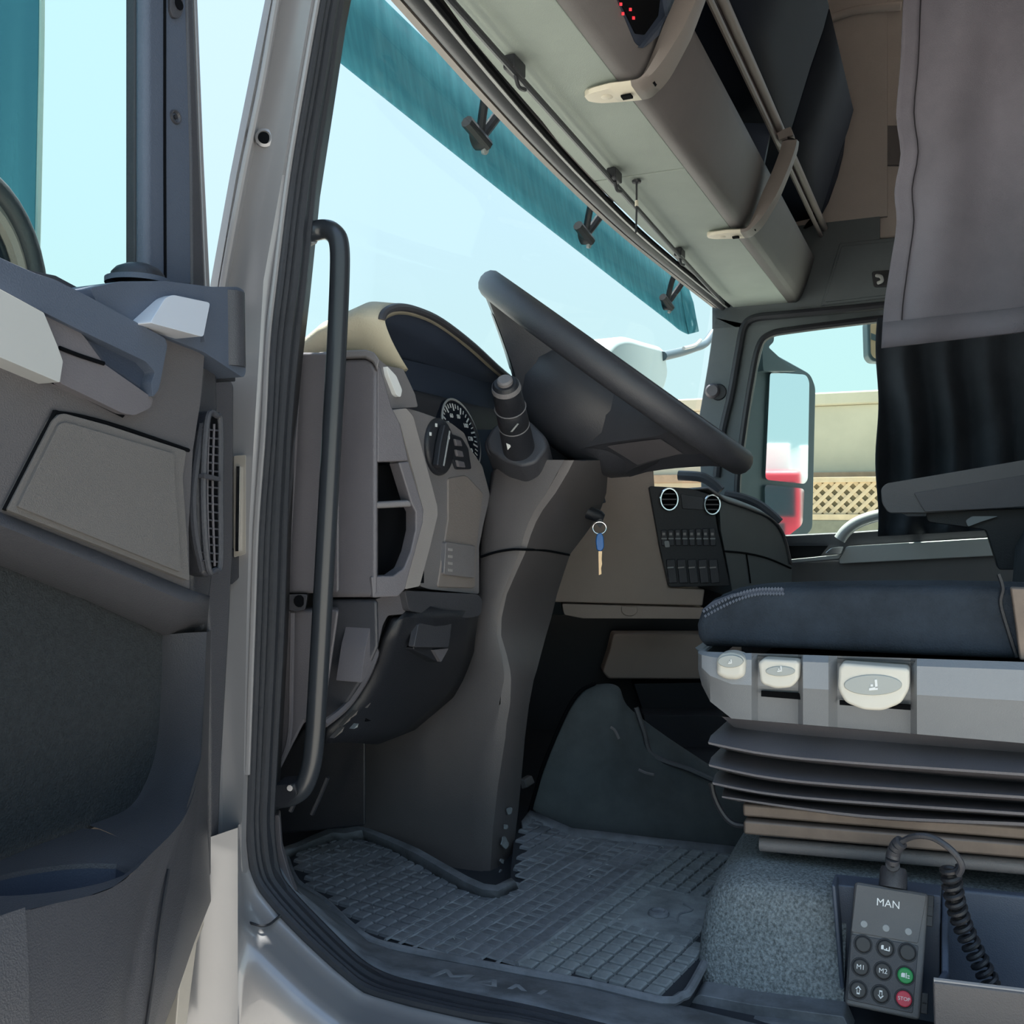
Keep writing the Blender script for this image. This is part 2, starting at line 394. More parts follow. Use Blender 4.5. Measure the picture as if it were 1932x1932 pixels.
tube('panel_joint', [UX(457, 1740, -.03), UX(475, 1742, -.036), UX(492, 1747, -.032), UX(508, 1744, -.02), UX(520, 1735, -.008), UX(529, 1727, -.002)], .0012, 'plas_k', wl, n=5)
lathe('bolt_cap', UX(500, 262, -.012), (-.85, -.5, 0), [(.0085, -.002), (.0085, .003), (.006, .004), (.0055, -.004), (0, -.004)], 'paint', wl, 20)
lathe('bolt_hole', UX(499, 263, -.011), (-.85, -.5, 0), [(0, .0046), (.0052, .0046), (.0056, .0035), (.0056, 0)], 'void', wl, 16)
prism('hinge_strap', PX(rp([(441, 860), (464, 858), (464, 1045), (441, 1052)], 3), -.02), (.03, .03, 0), 'paint_dirty', wl, .003)
prism('hinge_slot', PX([(446, 880), (452, 880), (450, 1040), (444, 1040)], -.0225), (.002, 0, 0), 'chrome', wl)
prism('rust_mark', PX(rp([(427, 1762), (431, 1762), (433, 1796), (427, 1800)], 2), -.006), (.004, 0, 0), 'ledge', wl)
# rubber seal round the doorway
outer = [(690, -480), (648, -250), (603, 0), (576, 160), (547, 330), (523, 530), (509, 649), (501, 812), (487, 993), (480, 1187), (470, 1461), (467, 1560), (474, 1636), (493, 1680), (555, 1752), (633, 1825), (689, 1869), (773, 1894), (897, 1922), (990, 1935), (1200, 1985), (1500, 2060)]
inner = [(736, -480), (692, -250), (644, 0), (620, 160), (594, 330), (574, 530), (560, 649), (545, 812), (538, 993), (532, 1187), (517, 1461), (513, 1560), (523, 1642), (549, 1685), (612, 1751), (678, 1815), (735, 1846), (820, 1868), (920, 1889), (1010, 1908), (1200, 1955), (1500, 2025)]
tr = struct('trim_1', 'black ribbed rubber seal round the driver doorway', 'seal', (0, .6, -.4))
loft('seal_strip', [PX(outer, .006), [p+Vector((.012, .0, 0)) for p in [UX(a[0]*.5+b[0]*.5, a[1]*.5+b[1]*.5, .02) for a, b in zip(outer, inner)]], PX(inner, .045), [p+Vector((.03, .015, -.01)) for p in PX(inner, .045)]], 'rubber', tr, solid=.004)
for k, (fr, X, r) in enumerate([(.10, .002, .0045), (.34, .010, .0035), (.60, .022, .0055), (.92, .042, .005)]):
    tube('seal_rib', [UX(lerp(a[0], b[0], fr), lerp(a[1], b[1], fr), X) for a, b in zip(outer, inner)], r, 'rubber', tr, n=8, smooth=4)
# sill tread
medge = [(538, 1642), (560, 1672), (612, 1704), (655, 1745), (695, 1776), (742, 1791), (819, 1807), (910, 1824), (1000, 1841), (1114, 1866), (1250, 1898), (1500, 1960)]
sedge = [(523, 1642), (549, 1685), (612, 1751), (650, 1788), (678, 1815), (735, 1846), (820, 1868), (920, 1889), (1010, 1908), (1120, 1935), (1270, 1972), (1500, 2025)]
ZM = -.452
A = PX(sedge, .05); B = PZ(medge, ZM-.006)
sl = struct('trim_2', 'dusty grey plastic entry sill with long grooves and raised lettering', 'sill', (.1, .4, -.46))
loft('sill_tread', [A, [p.lerp(q, .5)+Vector((0, 0, -.002)) for p, q in zip(A, B)], B, [q+Vector((.03, 0, -.015)) for q in B]], 'sill', sl, solid=.004, soff=-1)
for s in (.14, .24, .66, .80, .94):
    tube('tread_rib', [p.lerp(q, s)+Vector((0, 0, .0005)) for p, q in list(zip(A, B))[4:]], .0022, 'sill', sl, n=6, smooth=3)
ia, ib = A[6].lerp(B[6], .45), A[9].lerp(B[9], .45)
exv = (ib-ia).normalized(); eyv = (B[7]-A[7]).normalized()
text('lettering', 'MAN', .052, UP(918, 1863, ia, exv.cross(eyv).normalized())+Vector((0, 0, .002)), exv, eyv, 'mat_rib', sl, .0012)
prism('sill_corner_post', PX(rp([(516, 1538), (527, 1538), (531, 1600), (545, 1650), (560, 1690), (548, 1690), (526, 1650), (517, 1600)], 4), .055), (.015, .01, 0), 'plas', sl, .002)
wf = struct('wall_front', 'black bulkhead and cowl at the front of the footwell', 'wall', (1.2, .98, FLOOR))
box('bulkhead', (.02, .95, FLOOR), (2.3, 1.0, .04), 'plas_k', wf)
box('cowl', (.02, .70, .03), (2.3, 1.0, .055), 'plas_k', wf)
box('front_skin', (-.02, 1.0, -1.2), (2.34, 1.03, .06), 'paint', wf, .01)
box('corner_skin', (-.02, .74, -1.2), (.02, 1.0, .06), 'paint', wf, .005)
rw = box('wall_rear', (0, -1.75, FLOOR), (2.35, -1.70, 1.6), 'lining'); tag(rw, 'grey lined back wall of the cab behind the bunk', 'wall', kind='structure')
ce = box('ceiling', (0, -1.75, 1.6), (2.35, .62, 1.65), 'lining'); tag(ce, 'taupe fabric roof lining over the cab', 'ceiling', kind='structure')
lb = box('wall_left_rear', (0, -1.70, FLOOR), (.05, -.62, 1.6), 'paint'); tag(lb, 'silver body side behind the driver doorway', 'wall', kind='structure')
lt = box('wall_left_top', (0, -.62, .66), (.05, .63, 1.6), 'paint'); tag(lt, 'silver body side above the driver doorway', 'wall', kind='structure')
ft = box('wall_front_top', (.1, .61, .66), (2.3, .65, 1.6), 'paint'); tag(ft, 'silver cab front above the windscreen', 'wall', kind='structure')
# right wall with the passenger window
wr = struct('wall_right', 'grey trimmed passenger side wall with window pillar', 'wall', (2.27, 0, FLOOR))
XR = 2.25
prism('pillar_panel', PX([(1345, 582), (1550, 575), (1720, 556), (2200, 505), (2200, 535), (1700, 592), (1500, 617), (1455, 624), (1436, 640), (1424, 690), (1408, 780), (1396, 870), (1388, 930), (1392, 1030), (1326, 1030), (1318, 790), (1335, 690), (1348, 600)], XR), (.06, 0, 0), 'wallgrey', wr, .004)
tube('door_seal', PX([(2000, 540), (1663, 577), (1480, 594), (1425, 600), (1404, 616), (1394, 660), (1380, 740), (1362, 820), (1352, 900)], XR-.005), .012, 'rubber', wr, n=8)
tube('window_seal', PX([(2000, 566), (1663, 602), (1500, 622), (1452, 632), (1432, 655), (1418, 720), (1404, 810), (1392, 910), (1392, 1010)], XR-.012), .011, 'plas_k', wr, n=8)
prism('upper_lining', PX([(1480, -80), (1760, -80), (1760, 442), (1576, 458), (1560, 300)], XR+.02), (.05, 0, 0), 'lining', wr, .01)
prism('lining_recess', PX(rp([(1652, 236), (1720, 236), (1720, 312), (1665, 312), (1652, 300)], 8), XR+.012), (.02, 0, 0), 'console', wr, .004)
prism('lining_ridge', PX(rp([(1620, 236), (1645, 232), (1660, 250), (1640, 360), (1610, 450), (1585, 452), (1600, 330)], 8), XR+.008), (.03, 0, 0), 'lining', wr, .008, seg=3)
tube('lining_fold', PX([(1552, 40), (1580, 30), (1625, 18), (1700, 12)], XR), .012, 'lining', wr)
prism('upper_band', PX([(1548, 577), (1584, 458), (1760, 440), (1760, 552)], XR-.004), (.05, 0, 0), 'wallgrey', wr, .004)
prism('band_panel', PX(rp([(1556, 570), (1588, 464), (1760, 448), (1760, 546)], 4), XR-.01), (.02, 0, 0), 'wallgrey', wr, .002)
prism('hook_plate', PX(rp([(1644, 512), (1690, 508), (1690, 540), (1648, 542)], 6), XR-.016), (.008, 0, 0), 'plas_k', wr, .002)
tube('coat_hook', [UX(1654, 520, XR-.016), UX(1662, 522, XR-.04), UX(1664, 530, XR-.05), UX(1656, 534, XR-.045)], .005, 'silver', wr, n=8)
lathe('pillar_button', UX(1345, 738, XR), (-1, -.1, 0), [(0, .02), (.016, .02), (.021, .015), (.024, 0)], 'plas', wr, 20)
lathe('pillar_button_seat', UX(1356, 740, XR), (-1, -.1, 0), [(0, .006), (.022, .006), (.026, 0)], 'plas_k', wr, 20)
box('front_corner', (XR, .18, .56), (XR+.06, .66, .845), 'wallgrey', wr)
box('front_corner_lining', (XR+.005, .16, .845), (XR+.06, .66, 1.6), 'lining', wr)
box('rear_panel', (XR, -1.7, FLOOR), (XR+.06, -.75, 1.6), 'lining', wr)
box('lower_panel', (XR, -.75, FLOOR), (XR+.06, .95, -.16), 'plas_d', wr)
d1 = struct('door_1', 'passenger door trim with a long satin silver strip', 'door', (XR, 0, -.2))
prism('belt', PX([(1470, 1010), (1600, 1004), (2000, 976), (2000, 1040), (1590, 1064), (1470, 1070)], XR-.03), (.05, 0, 0), 'plas_d', d1, .006)
prism('lower_trim', PX([(1470, 1062), (1590, 1056), (2000, 1030), (2000, 1160), (1470, 1160)], XR-.035), (.05, 0, 0), 'plas_g', d1, .006)
prism('silver_strip', PX(rp([(1597, 1031), (1932, 1011), (2010, 1006), (2010, 1042), (1932, 1046), (1584, 1064), (1582, 1055)], 3), XR-.06), (.03, 0, 0), 'silver', d1, .006)
prism('door_handle', PX(rp([(1556, 1044), (1568, 1034), (1592, 1031), (1586, 1046)], 3), XR-.075), (.02, 0, 0), 'chrome', d1, .004)
prism('handle_base', PX(rp([(1490, 1056), (1550, 1050), (1588, 1046), (1582, 1054), (1492, 1062)], 2), XR-.066), (.02, 0, 0), 'silver', d1, .002)
prism('handle_well', PX([(1488, 1030), (1562, 1030), (1548, 1048), (1490, 1054)], XR-.037), (.02, 0, 0), 'void', d1)
tube('grab_arc', PX([(1584, 1018), (1598, 1000), (1622, 984), (1660, 972), (1710, 966)], XR-.05), .017, 'silver', d1, n=10)
# windows
hd = [(560, -180), (650, -95), (740, 0), (871, 146), (980, 262), (1071, 352), (1165, 438), (1248, 505), (1345, 580)]
H = cat(PZ(hd, .62), 3)
def glass_row(dz, dy): return [Vector((p.x, p.y+dy, p.z+dz)) for p in H]
gl = loft('window_1', [glass_row(.05, .0), glass_row(-.2, .035), glass_row(-.4, .07), glass_row(-.56, .10)], 'glass'); tag(gl, 'wide curved windscreen', 'window', kind='structure')
sg = prism('window_2', PX([(1430, 630), (1700, 585), (2100, 530), (2100, 1010), (1700, 1012), (1390, 1030), (1392, 900)], XR+.035), (.004, 0, 0), 'sideglass'); tag(sg, 'passenger door window pane', 'window', kind='structure')
# ================================================================== OUTSIDE FITTINGS
v = thing('sun_visor', 'tinted teal acrylic sun visor across the top of the windscreen', 'sun visor', (1.2, .76, .56))
lo = [(560, 45), (632, 105), (720, 176), (860, 288), (980, 384), (1100, 478), (1200, 556), (1262, 604), (1284, 622), (1300, 630)]
VL = cat(PY(lo, .745), 3)
VL = [Vector((p.x, p.y+.0, p.z)) for p in VL]
rows = [[p+Vector((-.02*0, dy, dz)) for p in VL] for dy, dz in ((0, 0), (.010, .045), (.02, .10), (.03, .17))]
loft('tinted_panel', rows, 'visor', v, solid=.004)
e0 = VL[-1]
loft('tinted_end', [[e0, e0+Vector((0, .010, .045)), e0+Vector((0, .02, .10)), e0+Vector((0, .03, .17))], [e0+Vector((.05, -.02, .015)), e0+Vector((.055, -.01, .06)), e0+Vector((.06, .0, .11)), e0+Vector((.06, .02, .17))]], 'visor', v, solid=.004)
for px, py, s in [(905, 262, 1.), (1104, 446, .95), (1258, 574, .9)]:
    p = UY(px, py, .735); b = lathe('bracket', p, (0, -1, .2), [(0, .012), (.018*s, .010), (.02*s, 0), (.016*s, -.012), (0, -.012)], 'plas_k', v, 16)
    tube('bracket_arm', [p, p+Vector((.03, -.03, .06*s)), p+Vector((.055, -.06, .13*s))], .009, 'plas_k', b, n=8)
    tube('bracket_arm', [p+Vector((.0, 0, 0)), p+Vector((-.015, -.02, .07*s)), p+Vector((-.02, -.05, .14*s))], .008, 'plas_k', b, n=8)
    tube('bracket_pin', [p+Vector((.01, -.01, -.01)), p+Vector((-.05*s, .0, .012))], .011, 'plas_k', b, n=8, smooth=0)
    lathe('bracket_cap', p+Vector((.008, -.004, -.016)), (0, -1, -.4), [(0, .008), (.008, .006), (.009, 0)], 'print', b, 12)
# passenger mirrors
pm = thing('passenger_mirror', 'tall passenger side mirror with a wide angle glass below', 'mirror', UX(1470, 1000, 2.45))
XM = 2.47
mn = Vector((-.60, -.80, 0.0)).normalized()
p0 = UX(1490, 850, XM)
def mp(l, off=0.): return [UP(a, b, p0+mn*off, mn) for a, b in l]
prism('mirror_housing', mp(rp([(1405, 640), (1440, 655), (1530, 705), (1540, 730), (1534, 1000), (1500, 1030), (1385, 1030), (1395, 850)], 10), -.01), -mn*.12, 'mirror_h', pm, .02, 3)
prism('mirror_glass', mp(rp([(1453, 702), (1521, 707), (1527, 720), (1524, 905), (1518, 913), (1444, 905)], 8), 0), -mn*.012, 'mirror', pm)
prism('wide_angle_glass', mp(rp([(1443, 914), (1518, 922), (1514, 990), (1486, 1012), (1444, 1005)], 8), 0), -mn*.012, 'mirror', pm)
prism('mirror_bracket', mp(rp([(1436, 620), (1462, 618), (1460, 645), (1450, 655), (1488, 690), (1506, 700), (1440, 700)], 4), .03), -mn*.05, 'mirror_h', pm, .006)
km = thing('kerb_mirror', 'small square kerb mirror over the passenger window beside the curtain', 'mirror', UX(1655, 680, 2.6))
prism('mirror_shell', PX(rp([(1636, 604), (1700, 598), (1700, 684), (1646, 682), (1638, 672)], 8), 2.62), (.05, .02, 0), 'mirror_h', km, .006)
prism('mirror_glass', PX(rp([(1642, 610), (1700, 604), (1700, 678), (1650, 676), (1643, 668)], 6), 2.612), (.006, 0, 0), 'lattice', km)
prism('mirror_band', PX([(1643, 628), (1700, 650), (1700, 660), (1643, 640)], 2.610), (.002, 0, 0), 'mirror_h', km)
tube('mirror_arm', [UX(1690, 640, 2.63), UX(1690, 560, 2.6), Vector((2.30, UX(1690, 560, 2.6).y, .72))], .012, 'mirror_h', km)
fm = thing('front_mirror', 'pale rounded front mirror shell on an arm outside the windscreen corner', 'mirror', UY(1210, 740, 1.0))
prism('mirror_shell', PY(rp([(1150, 655), (1164, 638), (1186, 633), (1214, 642), (1256, 654), (1263, 704), (1256, 736), (1220, 790), (1150, 780), (1140, 700)], 12), .98), (.02, .14, 0), 'pale', fm, .03, 3)
tube('mirror_arm', PY([(1250, 672), (1285, 664), (1310, 656), (1330, 648), (1345, 628)], .98), .018, 'mirror_h', fm)
tube('arm_trim', PY([(1290, 657), (1310, 652), (1322, 642)], .955), .007, 'silver', fm)
# ================================================================== OVERHEAD CONSOLE
oc = thing('overhead_console', 'grey overhead shelf running the width of the cab above the windscreen', 'shelf', (1.15, .45, .62))
ZC = .62
yf = lambda x: (min(H, key=lambda p: abs(p.x-x))).y
for i, (x0, x1) in enumerate([(.02, 1.003), (1.009, 2.25)]):
    pts = [Vector((x0+(x1-x0)*k/10, yf(x0+(x1-x0)*k/10)-.056, ZC)) for k in range(11)]
    prism('underside_panel', pts+[Vector((x1, .434, ZC)), Vector((x0, .434, ZC))], (0, 0, .012), 'sage', oc, .002)
def along(prof, x0, x1, n=2): return [[Vector((x0+(x1-x0)*k/(n-1), y, z)) for y, z in prof] for k in range(n)]
loft('front_face', along([(.430, .632), (.430, .621), (.412, .621), (.404, .626), (.396, .640), (.386, .665), (.374, .700), (.366, .728), (.362, .742), (.372, .748), (.46, .752)], .02, 2.24), 'console', oc, solid=.004, ang=60)
loft('shelf_back', along([(.46, .752), (.47, .80), (.45, .85), (.36, .86)], .02, 2.24), 'flap', oc, solid=.004)
for x in (.8, 1.43, 1.455): 
    pass
prism('shelf_divider', [Vector((1.40, .362, .745)), Vector((1.40, .46, .752)), Vector((1.40, .46, .85)), Vector((1.40, .345, .83))], (.012, 0, 0), 'navy', oc)
tube('shelf_rail', [(.02, .335, .826), (2.24, .330, .826)], .009, 'taupe', oc, n=10, smooth=0)
tube('shelf_rail', [(.02, .345, .806), (2.24, .340, .806)], .006, 'taupe', oc, n=8, smooth=0)
for i, (x0, x1) in enumerate([(.02, .72), (.73, 1.5), (1.51, 2.1)]):
    loft('locker_flap', along([(.335, .836), (.315, .90), (.29, .98), (.262, 1.06), (.25, 1.10), (.30, 1.16)], x0, x1), 'flap', oc, solid=.012)
    prism('flap_latch', [Vector(((x0+x1)/2-.03, .318, .905)), Vector(((x0+x1)/2+.03, .318, .905)), Vector(((x0+x1)/2+.03, .308, .94)), Vector(((x0+x1)/2-.03, .308, .94))], (0, -.008, -.002), 'plas_k', oc, .003)
loft('end_cap', [[Vector((2.1, y, z)) for y, z in [(.335, .836), (.315, .90), (.29, .98), (.262, 1.06), (.25, 1.10)]], [Vector((2.2, y+.01, z)) for y, z in [(.34, .836), (.31, .89), (.285, .96), (.27, 1.02), (.27, 1.05)]], [Vector((2.26, y+.06, z)) for y, z in [(.34, .836), (.31, .87), (.30, .91), (.29, .94), (.29, .96)]]], 'flap', oc, solid=.006)
# instrument set into the face
fN = Vector((0, -.946, -.322))
def fp_(l, off): return [UP(a, b, Vector((.6, .396, .64))+fN*off, fN) for a, b in l]
dv = prism('tachograph', fp_(rp([(1140, -60), (1200, 82), (1214, 92), (1300, 18), (1320, -60)], 6), .006), fN*-.03, 'navy', oc, .004)
prism('tachograph_screen', fp_(rp([(1150, -40), (1200, 64), (1216, 66), (1242, 30), (1250, -40)], 3), .008), fN*-.004, 'void', dv)
for a, b in [(1172, 8), (1190, 18), (1176, 26), (1196, 34), (1168, -4)]:
    prism('indicator', fp_([(a-2, b-3), (a+2, b-3), (a+2, b+3), (a-2, b+3)], .009), fN*-.001, 'redlamp' if a % 2 == 0 else 'print', dv)
prism('tachograph_bracket', fp_(rp([(1250, -40), (1262, 30), (1222, 78), (1212, 92), (1300, 22), (1312, -40)], 3), .012), fN*-.008, 'bluegrey', dv, .002)
# header rail, blind cassette
hr = thing('windscreen_blind', 'dark roller blind cassette along the top edge of the windscreen', 'blind', (1.1, .62, .62))
def hrow(dy, dz): return [Vector((p.x, p.y+dy, p.z+dz)) for p in H]
loft('header_strip', [hrow(.004, .03), hrow(.002, 0), hrow(-.012, -.004), hrow(-.016, .03)], 'taupe', hr, ang=30)
tube('blind_cassette', hrow(-.028, .000), .012, 'plas_d', hr, n=10, smooth=0)
tube('cassette_edge', hrow(-.042, -.002), .004, 'silver', hr, n=6, smooth=0)
tube('cassette_lip', hrow(-.048, .0), .005, 'void', hr, n=6, smooth=0)
rod = [(850, 0), (975, 140), (1070, 246), (1150, 335), (1280, 480), (1365, 572)]
tube('blind_rod', [UZ(790, -70, .600)]+PZ(rod, .600), .0045, 'plas_k', hr, n=8)
tube('blind_rod_trim', [p+Vector((0, .010, .006)) for p in [UZ(790, -70, .600)]+PZ(rod, .600)], .002, 'print', hr, n=6)
for a, b in [(972, 140), (1160, 342), (1283, 486)]:
    p = UZ(a, b, .598); c = prism('rod_clip', [p+Vector((-.02, -.008, 0)), p+Vector((.02, -.008, 0)), p+Vector((.02, .010, 0)), p+Vector((-.02, .010, 0))], (0, 0, .02), 'plas_k', hr, .003)
    tube('clip_hook', [p+Vector((.0, 0, 0)), p+Vector((.012, 0, -.012)), p+Vector((.03, -.002, -.01))], .003, 'plas_k', c, n=6)
pc = UZ(1201, 342, .616)
cd = thing('pull_cord', 'thin black pull cord hanging from the overhead panel with a small pale clip', 'cord', pc)
tube('cord', [pc, pc+Vector((0, 0, -.05)), pc+Vector((0, .001, -.09)), pc+Vector((-.006, .0, -.097))], .0018, 'plas_k', cd, n=6)
tube('cord_clip', [pc+Vector((0, 0, -.036)), pc+Vector((0, 0, -.046))], .0034, 'cream', cd, n=8, smooth=0)
lathe('cord_anchor', pc+Vector((0, 0, .001)), (0, 0, -1), [(0, .006), (.008, .004), (.009, 0)], 'plas_k', cd, 12)
# grab straps
def strap(label, x, w, sc=1., ytop=.0):
    t = thing('grab_strap', label, 'handle', (x, .44, .61), 'cream grab straps on the overhead shelf')
    path = [(.486, .6135), (.47, .612), (.44, .611), (.41, .609), (.394, .612), (.378, .632), (.358, .672), (.338, .715), (.322, .755), (.312, .79), (.318, .815)]
    wd = [.35, .75, .98, 1, 1, .96, .80, .66, .60, .6, .6]
    P = cat([(x, y, z) for y, z in path], 4); W = resample([(a, 0, 0) for a in [0]], 1) if 0 else None
    rows = []
    n = len(P)
    for i, p in enumerate(P):
        f = i/(n-1)*(len(wd)-1); k = min(int(f), len(wd)-2); hw = w*.5*(wd[k]+(wd[k+1]-wd[k])*(f-k))
        T = (P[min(i+1, n-1)]-P[max(i-1, 0)]).normalized(); N = Vector((1, 0, 0)).cross(T).normalized()
        if N.z > 0: N = -N
        g_ = max(0, min(1, (f-4.2)/2.0)); th = .007+.016*g_; ti = .004+.008*g_
        rows.append([p+Vector((-hw, 0, 0)), p+Vector((-hw*.85, 0, 0))+N*th*.8, p+N*th*.9, p+Vector((hw*.85, 0, 0))+N*th*.8, p+Vector((hw, 0, 0)), p+Vector((hw*.8, 0, 0))-N*ti, p+Vector((-hw*.8, 0, 0))-N*ti])
    k1 = 12
    loft('pad', rows[:k1+1], 'cream', t, closed=True, caps=True, ang=50)
    loft('bar', rows[k1:], 'taupe', t, closed=True, caps=True, ang=50)
    for y, z, n in [(.425, .602, (0, 0, -1)), (.382, .618, (0, -.8, -.6))]:
        c = Vector((x, y, z)); n = Vector(n)
        u = Vector((1, 0, 0)); vv = n.cross(u)
        prism('screw_slot', [c+u*a*w*.1+vv*b*w*.12 for a, b in [(-1, -1), (1, -1), (1, 1), (-1, 1)]], n*.003, 'void', t)
    lathe('dimple', (x, .455, .605), (0, 0, -1), [(0, .001), (w*.10, .001), (w*.14, 0), (w*.14, -.002)], 'cream', t, 16)
    return t
strap('cream grab strap on the shelf beside the tachograph', .625, .062)
strap('cream grab strap on the shelf between the tachograph strap and the passenger door', 1.42, .058)
# ================================================================== CURTAINS
nc = thing('cab_curtain', 'plain grey fabric curtain with stitched hem hanging above the seat', 'curtain', UX(1790, 640, .95))
Lp = [(1712, -80), (1705, 0), (1700, 120), (1692, 215), (1700, 290), (1688, 360), (1692, 420), (1680, 500), (1668, 580), (1663, 657)]
Rp = [(a+250, b-8-k*2.6) for k, (a, b) in enumerate(Lp)]
Rp = [(max(a, 1940), b) for a, b in Rp]
Lq = cat([(a, b, 0) for a, b in Lp], 3); Rq = cat([(a, b, 0) for a, b in Rp], 3)
rows = []
for a, b in zip(Lq, Rq):
    r = []
    for j in range(33):
        s = j/32
        r.append(UX(lerp(a.x, b.x, s), lerp(a.y, b.y, s), .95+.012*math.sin(s*9+.6+a.y*.003)*min(1, s*5)+.008*math.sin(s*4-a.y*.006)))
    rows.append(r)
loft('cloth', rows, 'curt_g', nc, solid=.003, ang=180)
tube('side_stitch', [r[4].lerp(r[5], .2)+Vector((-.0025, 0, 0)) for r in rows], .0008, 'stitch', nc, n=5, smooth=0)
loft('side_hem', [[r[j]+Vector((-.0035, 0, 0)) for j in range(5)] for r in rows], 'curt_g', nc, solid=.001, ang=180)
loft('bottom_hem', [[p+Vector((-.004, 0, 0)) for p in r] for r in (rows[-3], rows[-2], rows[-1])], 'curt_g', nc, solid=.001, ang=180)
fc = thing('window_curtain', 'black pleated curtain covering the rear of the passenger window', 'curtain', UX(1790, 1010, 2.15))
rows = []
for k in range(25):
    y = lerp(600, 1012, k/24); r = []
    for j in range(81):
        s = j/80; px = lerp(1656-3*math.sin(k*.5), 2080, s)
        amp = .035*(.35+.65*min(1, k/10))
        r.append(UX(px, y-s*24, 2.13+amp*math.sin(s*34+.25*math.sin(k*.3)*3)*(.4+.6*abs(math.sin(s*5+.5)))+.02*math.sin(s*7)))
    rows.append(r)
loft('cloth', rows, 'curt_k', fc, solid=.003, ang=180)
# ================================================================== GRAB HANDLE AND PILLAR TRIM
gh = thing('entry_handle', 'long black tubular entry grab handle on the door pillar', 'handle', UX(540, 1500, .06))
tube('tube', [UX(570, 446, .045), UX(590, 437, .055)]+PX([(612, 433), (630, 440), (640, 462), (641, 520), (635, 660), (623, 880), (611, 1100), (602, 1260), (594, 1390), (586, 1450), (570, 1488), (548, 1502), (518, 1508)], .06), .0098, 'tube', gh, n=14)
prism('foot_clamp', PX(rp([(515, 1482), (556, 1478), (560, 1500), (540, 1520), (515, 1524)], 4), .045), (.03, .01, 0), 'plas_k', gh, .003)
lathe('clamp_screw', UX(548, 1486, .044), (-1, -.3, 0), [(0, .002), (.003, .002), (.0035, 0)], 'chrome', gh, 10)
tube('clamp_sleeve', PX([(572, 446), (586, 439)], .052), .0115, 'print', gh, n=10, smooth=0)
pt = struct('trim_3', 'charcoal plastic cover on the inside of the door pillar', 'trim', (.1, .6, -.2))
prism('pillar_cover', PX([(555, 664), (640, 664), (640, 1120), (535, 1120), (540, 900)], .105), (.03, .02, 0), 'plas', pt, .004)
tube('cover_edge', PX([(562, 668), (555, 850), (546, 1000), (541, 1118)], .101), .003, 'plas', pt, n=6)
prism('cover_step', PX(rp([(534, 1122), (580, 1122), (576, 1150), (560, 1154), (540, 1150), (535, 1140)], 4), .10), (.03, .02, 0), 'plas_d', pt, .003)
lathe('step_screw', UX(565, 1134, .0995), (-1, -.3, 0), [(0, .0005), (.004, .001), (.006, .001), (.0065, 0)], 'void', pt, 12)
prism('lower_cover', PX([(536, 1150), (640, 1150), (610, 1360), (575, 1362), (524, 1462), (528, 1300)], .108), (.03, .02, 0), 'plas', pt, .004)
tube('lower_cover_edge', PX([(552, 1156), (550, 1280), (546, 1390), (526, 1448)], .104), .0025, 'plas', pt, n=6)
prism('kick_panel', PX([(524, 1440), (600, 1340), (690, 1340), (690, 1560), (524, 1575)], .30), (.03, .02, 0), 'plas_k', pt, .004)
tube('cable', PX([(548, 1530), (556, 1512), (572, 1470), (600, 1400)], .2), .003, 'plas_d', pt, n=6)
tube('cable', PX([(588, 1536), (604, 1500), (618, 1466)], .25), .003, 'plas_d', pt, n=6)
# ================================================================== DASHBOARD
da = thing('dashboard', 'charcoal dashboard with instrument hood, light switch and angled centre stack', 'dashboard', (.6, .7, .0))
XD, YD = .13, .55
# end of the dash facing the doorway
side_top = [(600, 664), (643, 662), (690, 660), (706, 664), (714, 677)]
prism('end_panel', PX([(600, 680), (643, 677), (690, 676), (704, 682), (712, 700), (712, 1128), (600, 1128)], XD), (.05, .03, 0), 'plas', da, .006, 3)
prism('end_panel_top', PX([(600, 664), (643, 661), (690, 659), (706, 664), (716, 678), (712, 700), (704, 682), (690, 674), (643, 675), (600, 678)], XD-.004), (.06, .04, 0), 'plas_g', da, .002)
prism('lower_end_panel', PX([(600, 1131), (712, 1131), (714, 1220), (690, 1275), (655, 1330), (612, 1366), (600, 1380)], XD+.004), (.05, .03, 0), 'plas_d', da, .005)
# pocket panel: a chamfer between the end and the rear face
n_ch = Vector((-.45, -.89, 0)).normalized(); pc0 = UX(712, 900, XD+.004)
def ch(l, off=0.): return [UP(a, b, pc0+n_ch*off, n_ch) for a, b in l]
pk1 = [(712, 878), (746, 877), (758, 900), (770, 936), (768, 944), (708, 947)]
pk2 = [(707, 960), (776, 956), (780, 968), (779, 1000), (770, 1040), (758, 1070), (740, 1081), (700, 1083)]
prism('pocket_panel_top', ch([(712, 690), (718, 690), (740, 768), (756, 800), (772, 870), (712, 872)]), -n_ch*.02, 'plas', da, .002)
prism('pocket_panel_edge', ch([(752, 872), (772, 870), (800, 960), (799, 985), (765, 1112), (752, 1126), (704, 1128), (701, 1087), (742, 1086), (762, 1072), (775, 1040), (784, 1000), (784, 966), (776, 950)]), -n_ch*.02, 'plas', da, .002)
prism('pocket_bar', ch([(706, 947), (775, 943), (780, 956), (705, 960)]), -n_ch*.02, 'plas_g', da, .003)
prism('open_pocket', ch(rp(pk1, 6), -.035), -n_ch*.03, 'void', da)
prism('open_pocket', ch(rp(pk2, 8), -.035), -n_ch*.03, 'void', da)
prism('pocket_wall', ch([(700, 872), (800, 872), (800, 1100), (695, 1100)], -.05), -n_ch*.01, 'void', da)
prism('edge_strip', PY(rp([(739, 774), (767, 770), (780, 786), (825, 954), (826, 972), (811, 1034), (792, 1106), (764, 1112), (798, 985), (800, 963), (755, 798), (745, 792)], 4), YD-.012), (0, .03, 0), 'plas_lg', da, .004, 3)
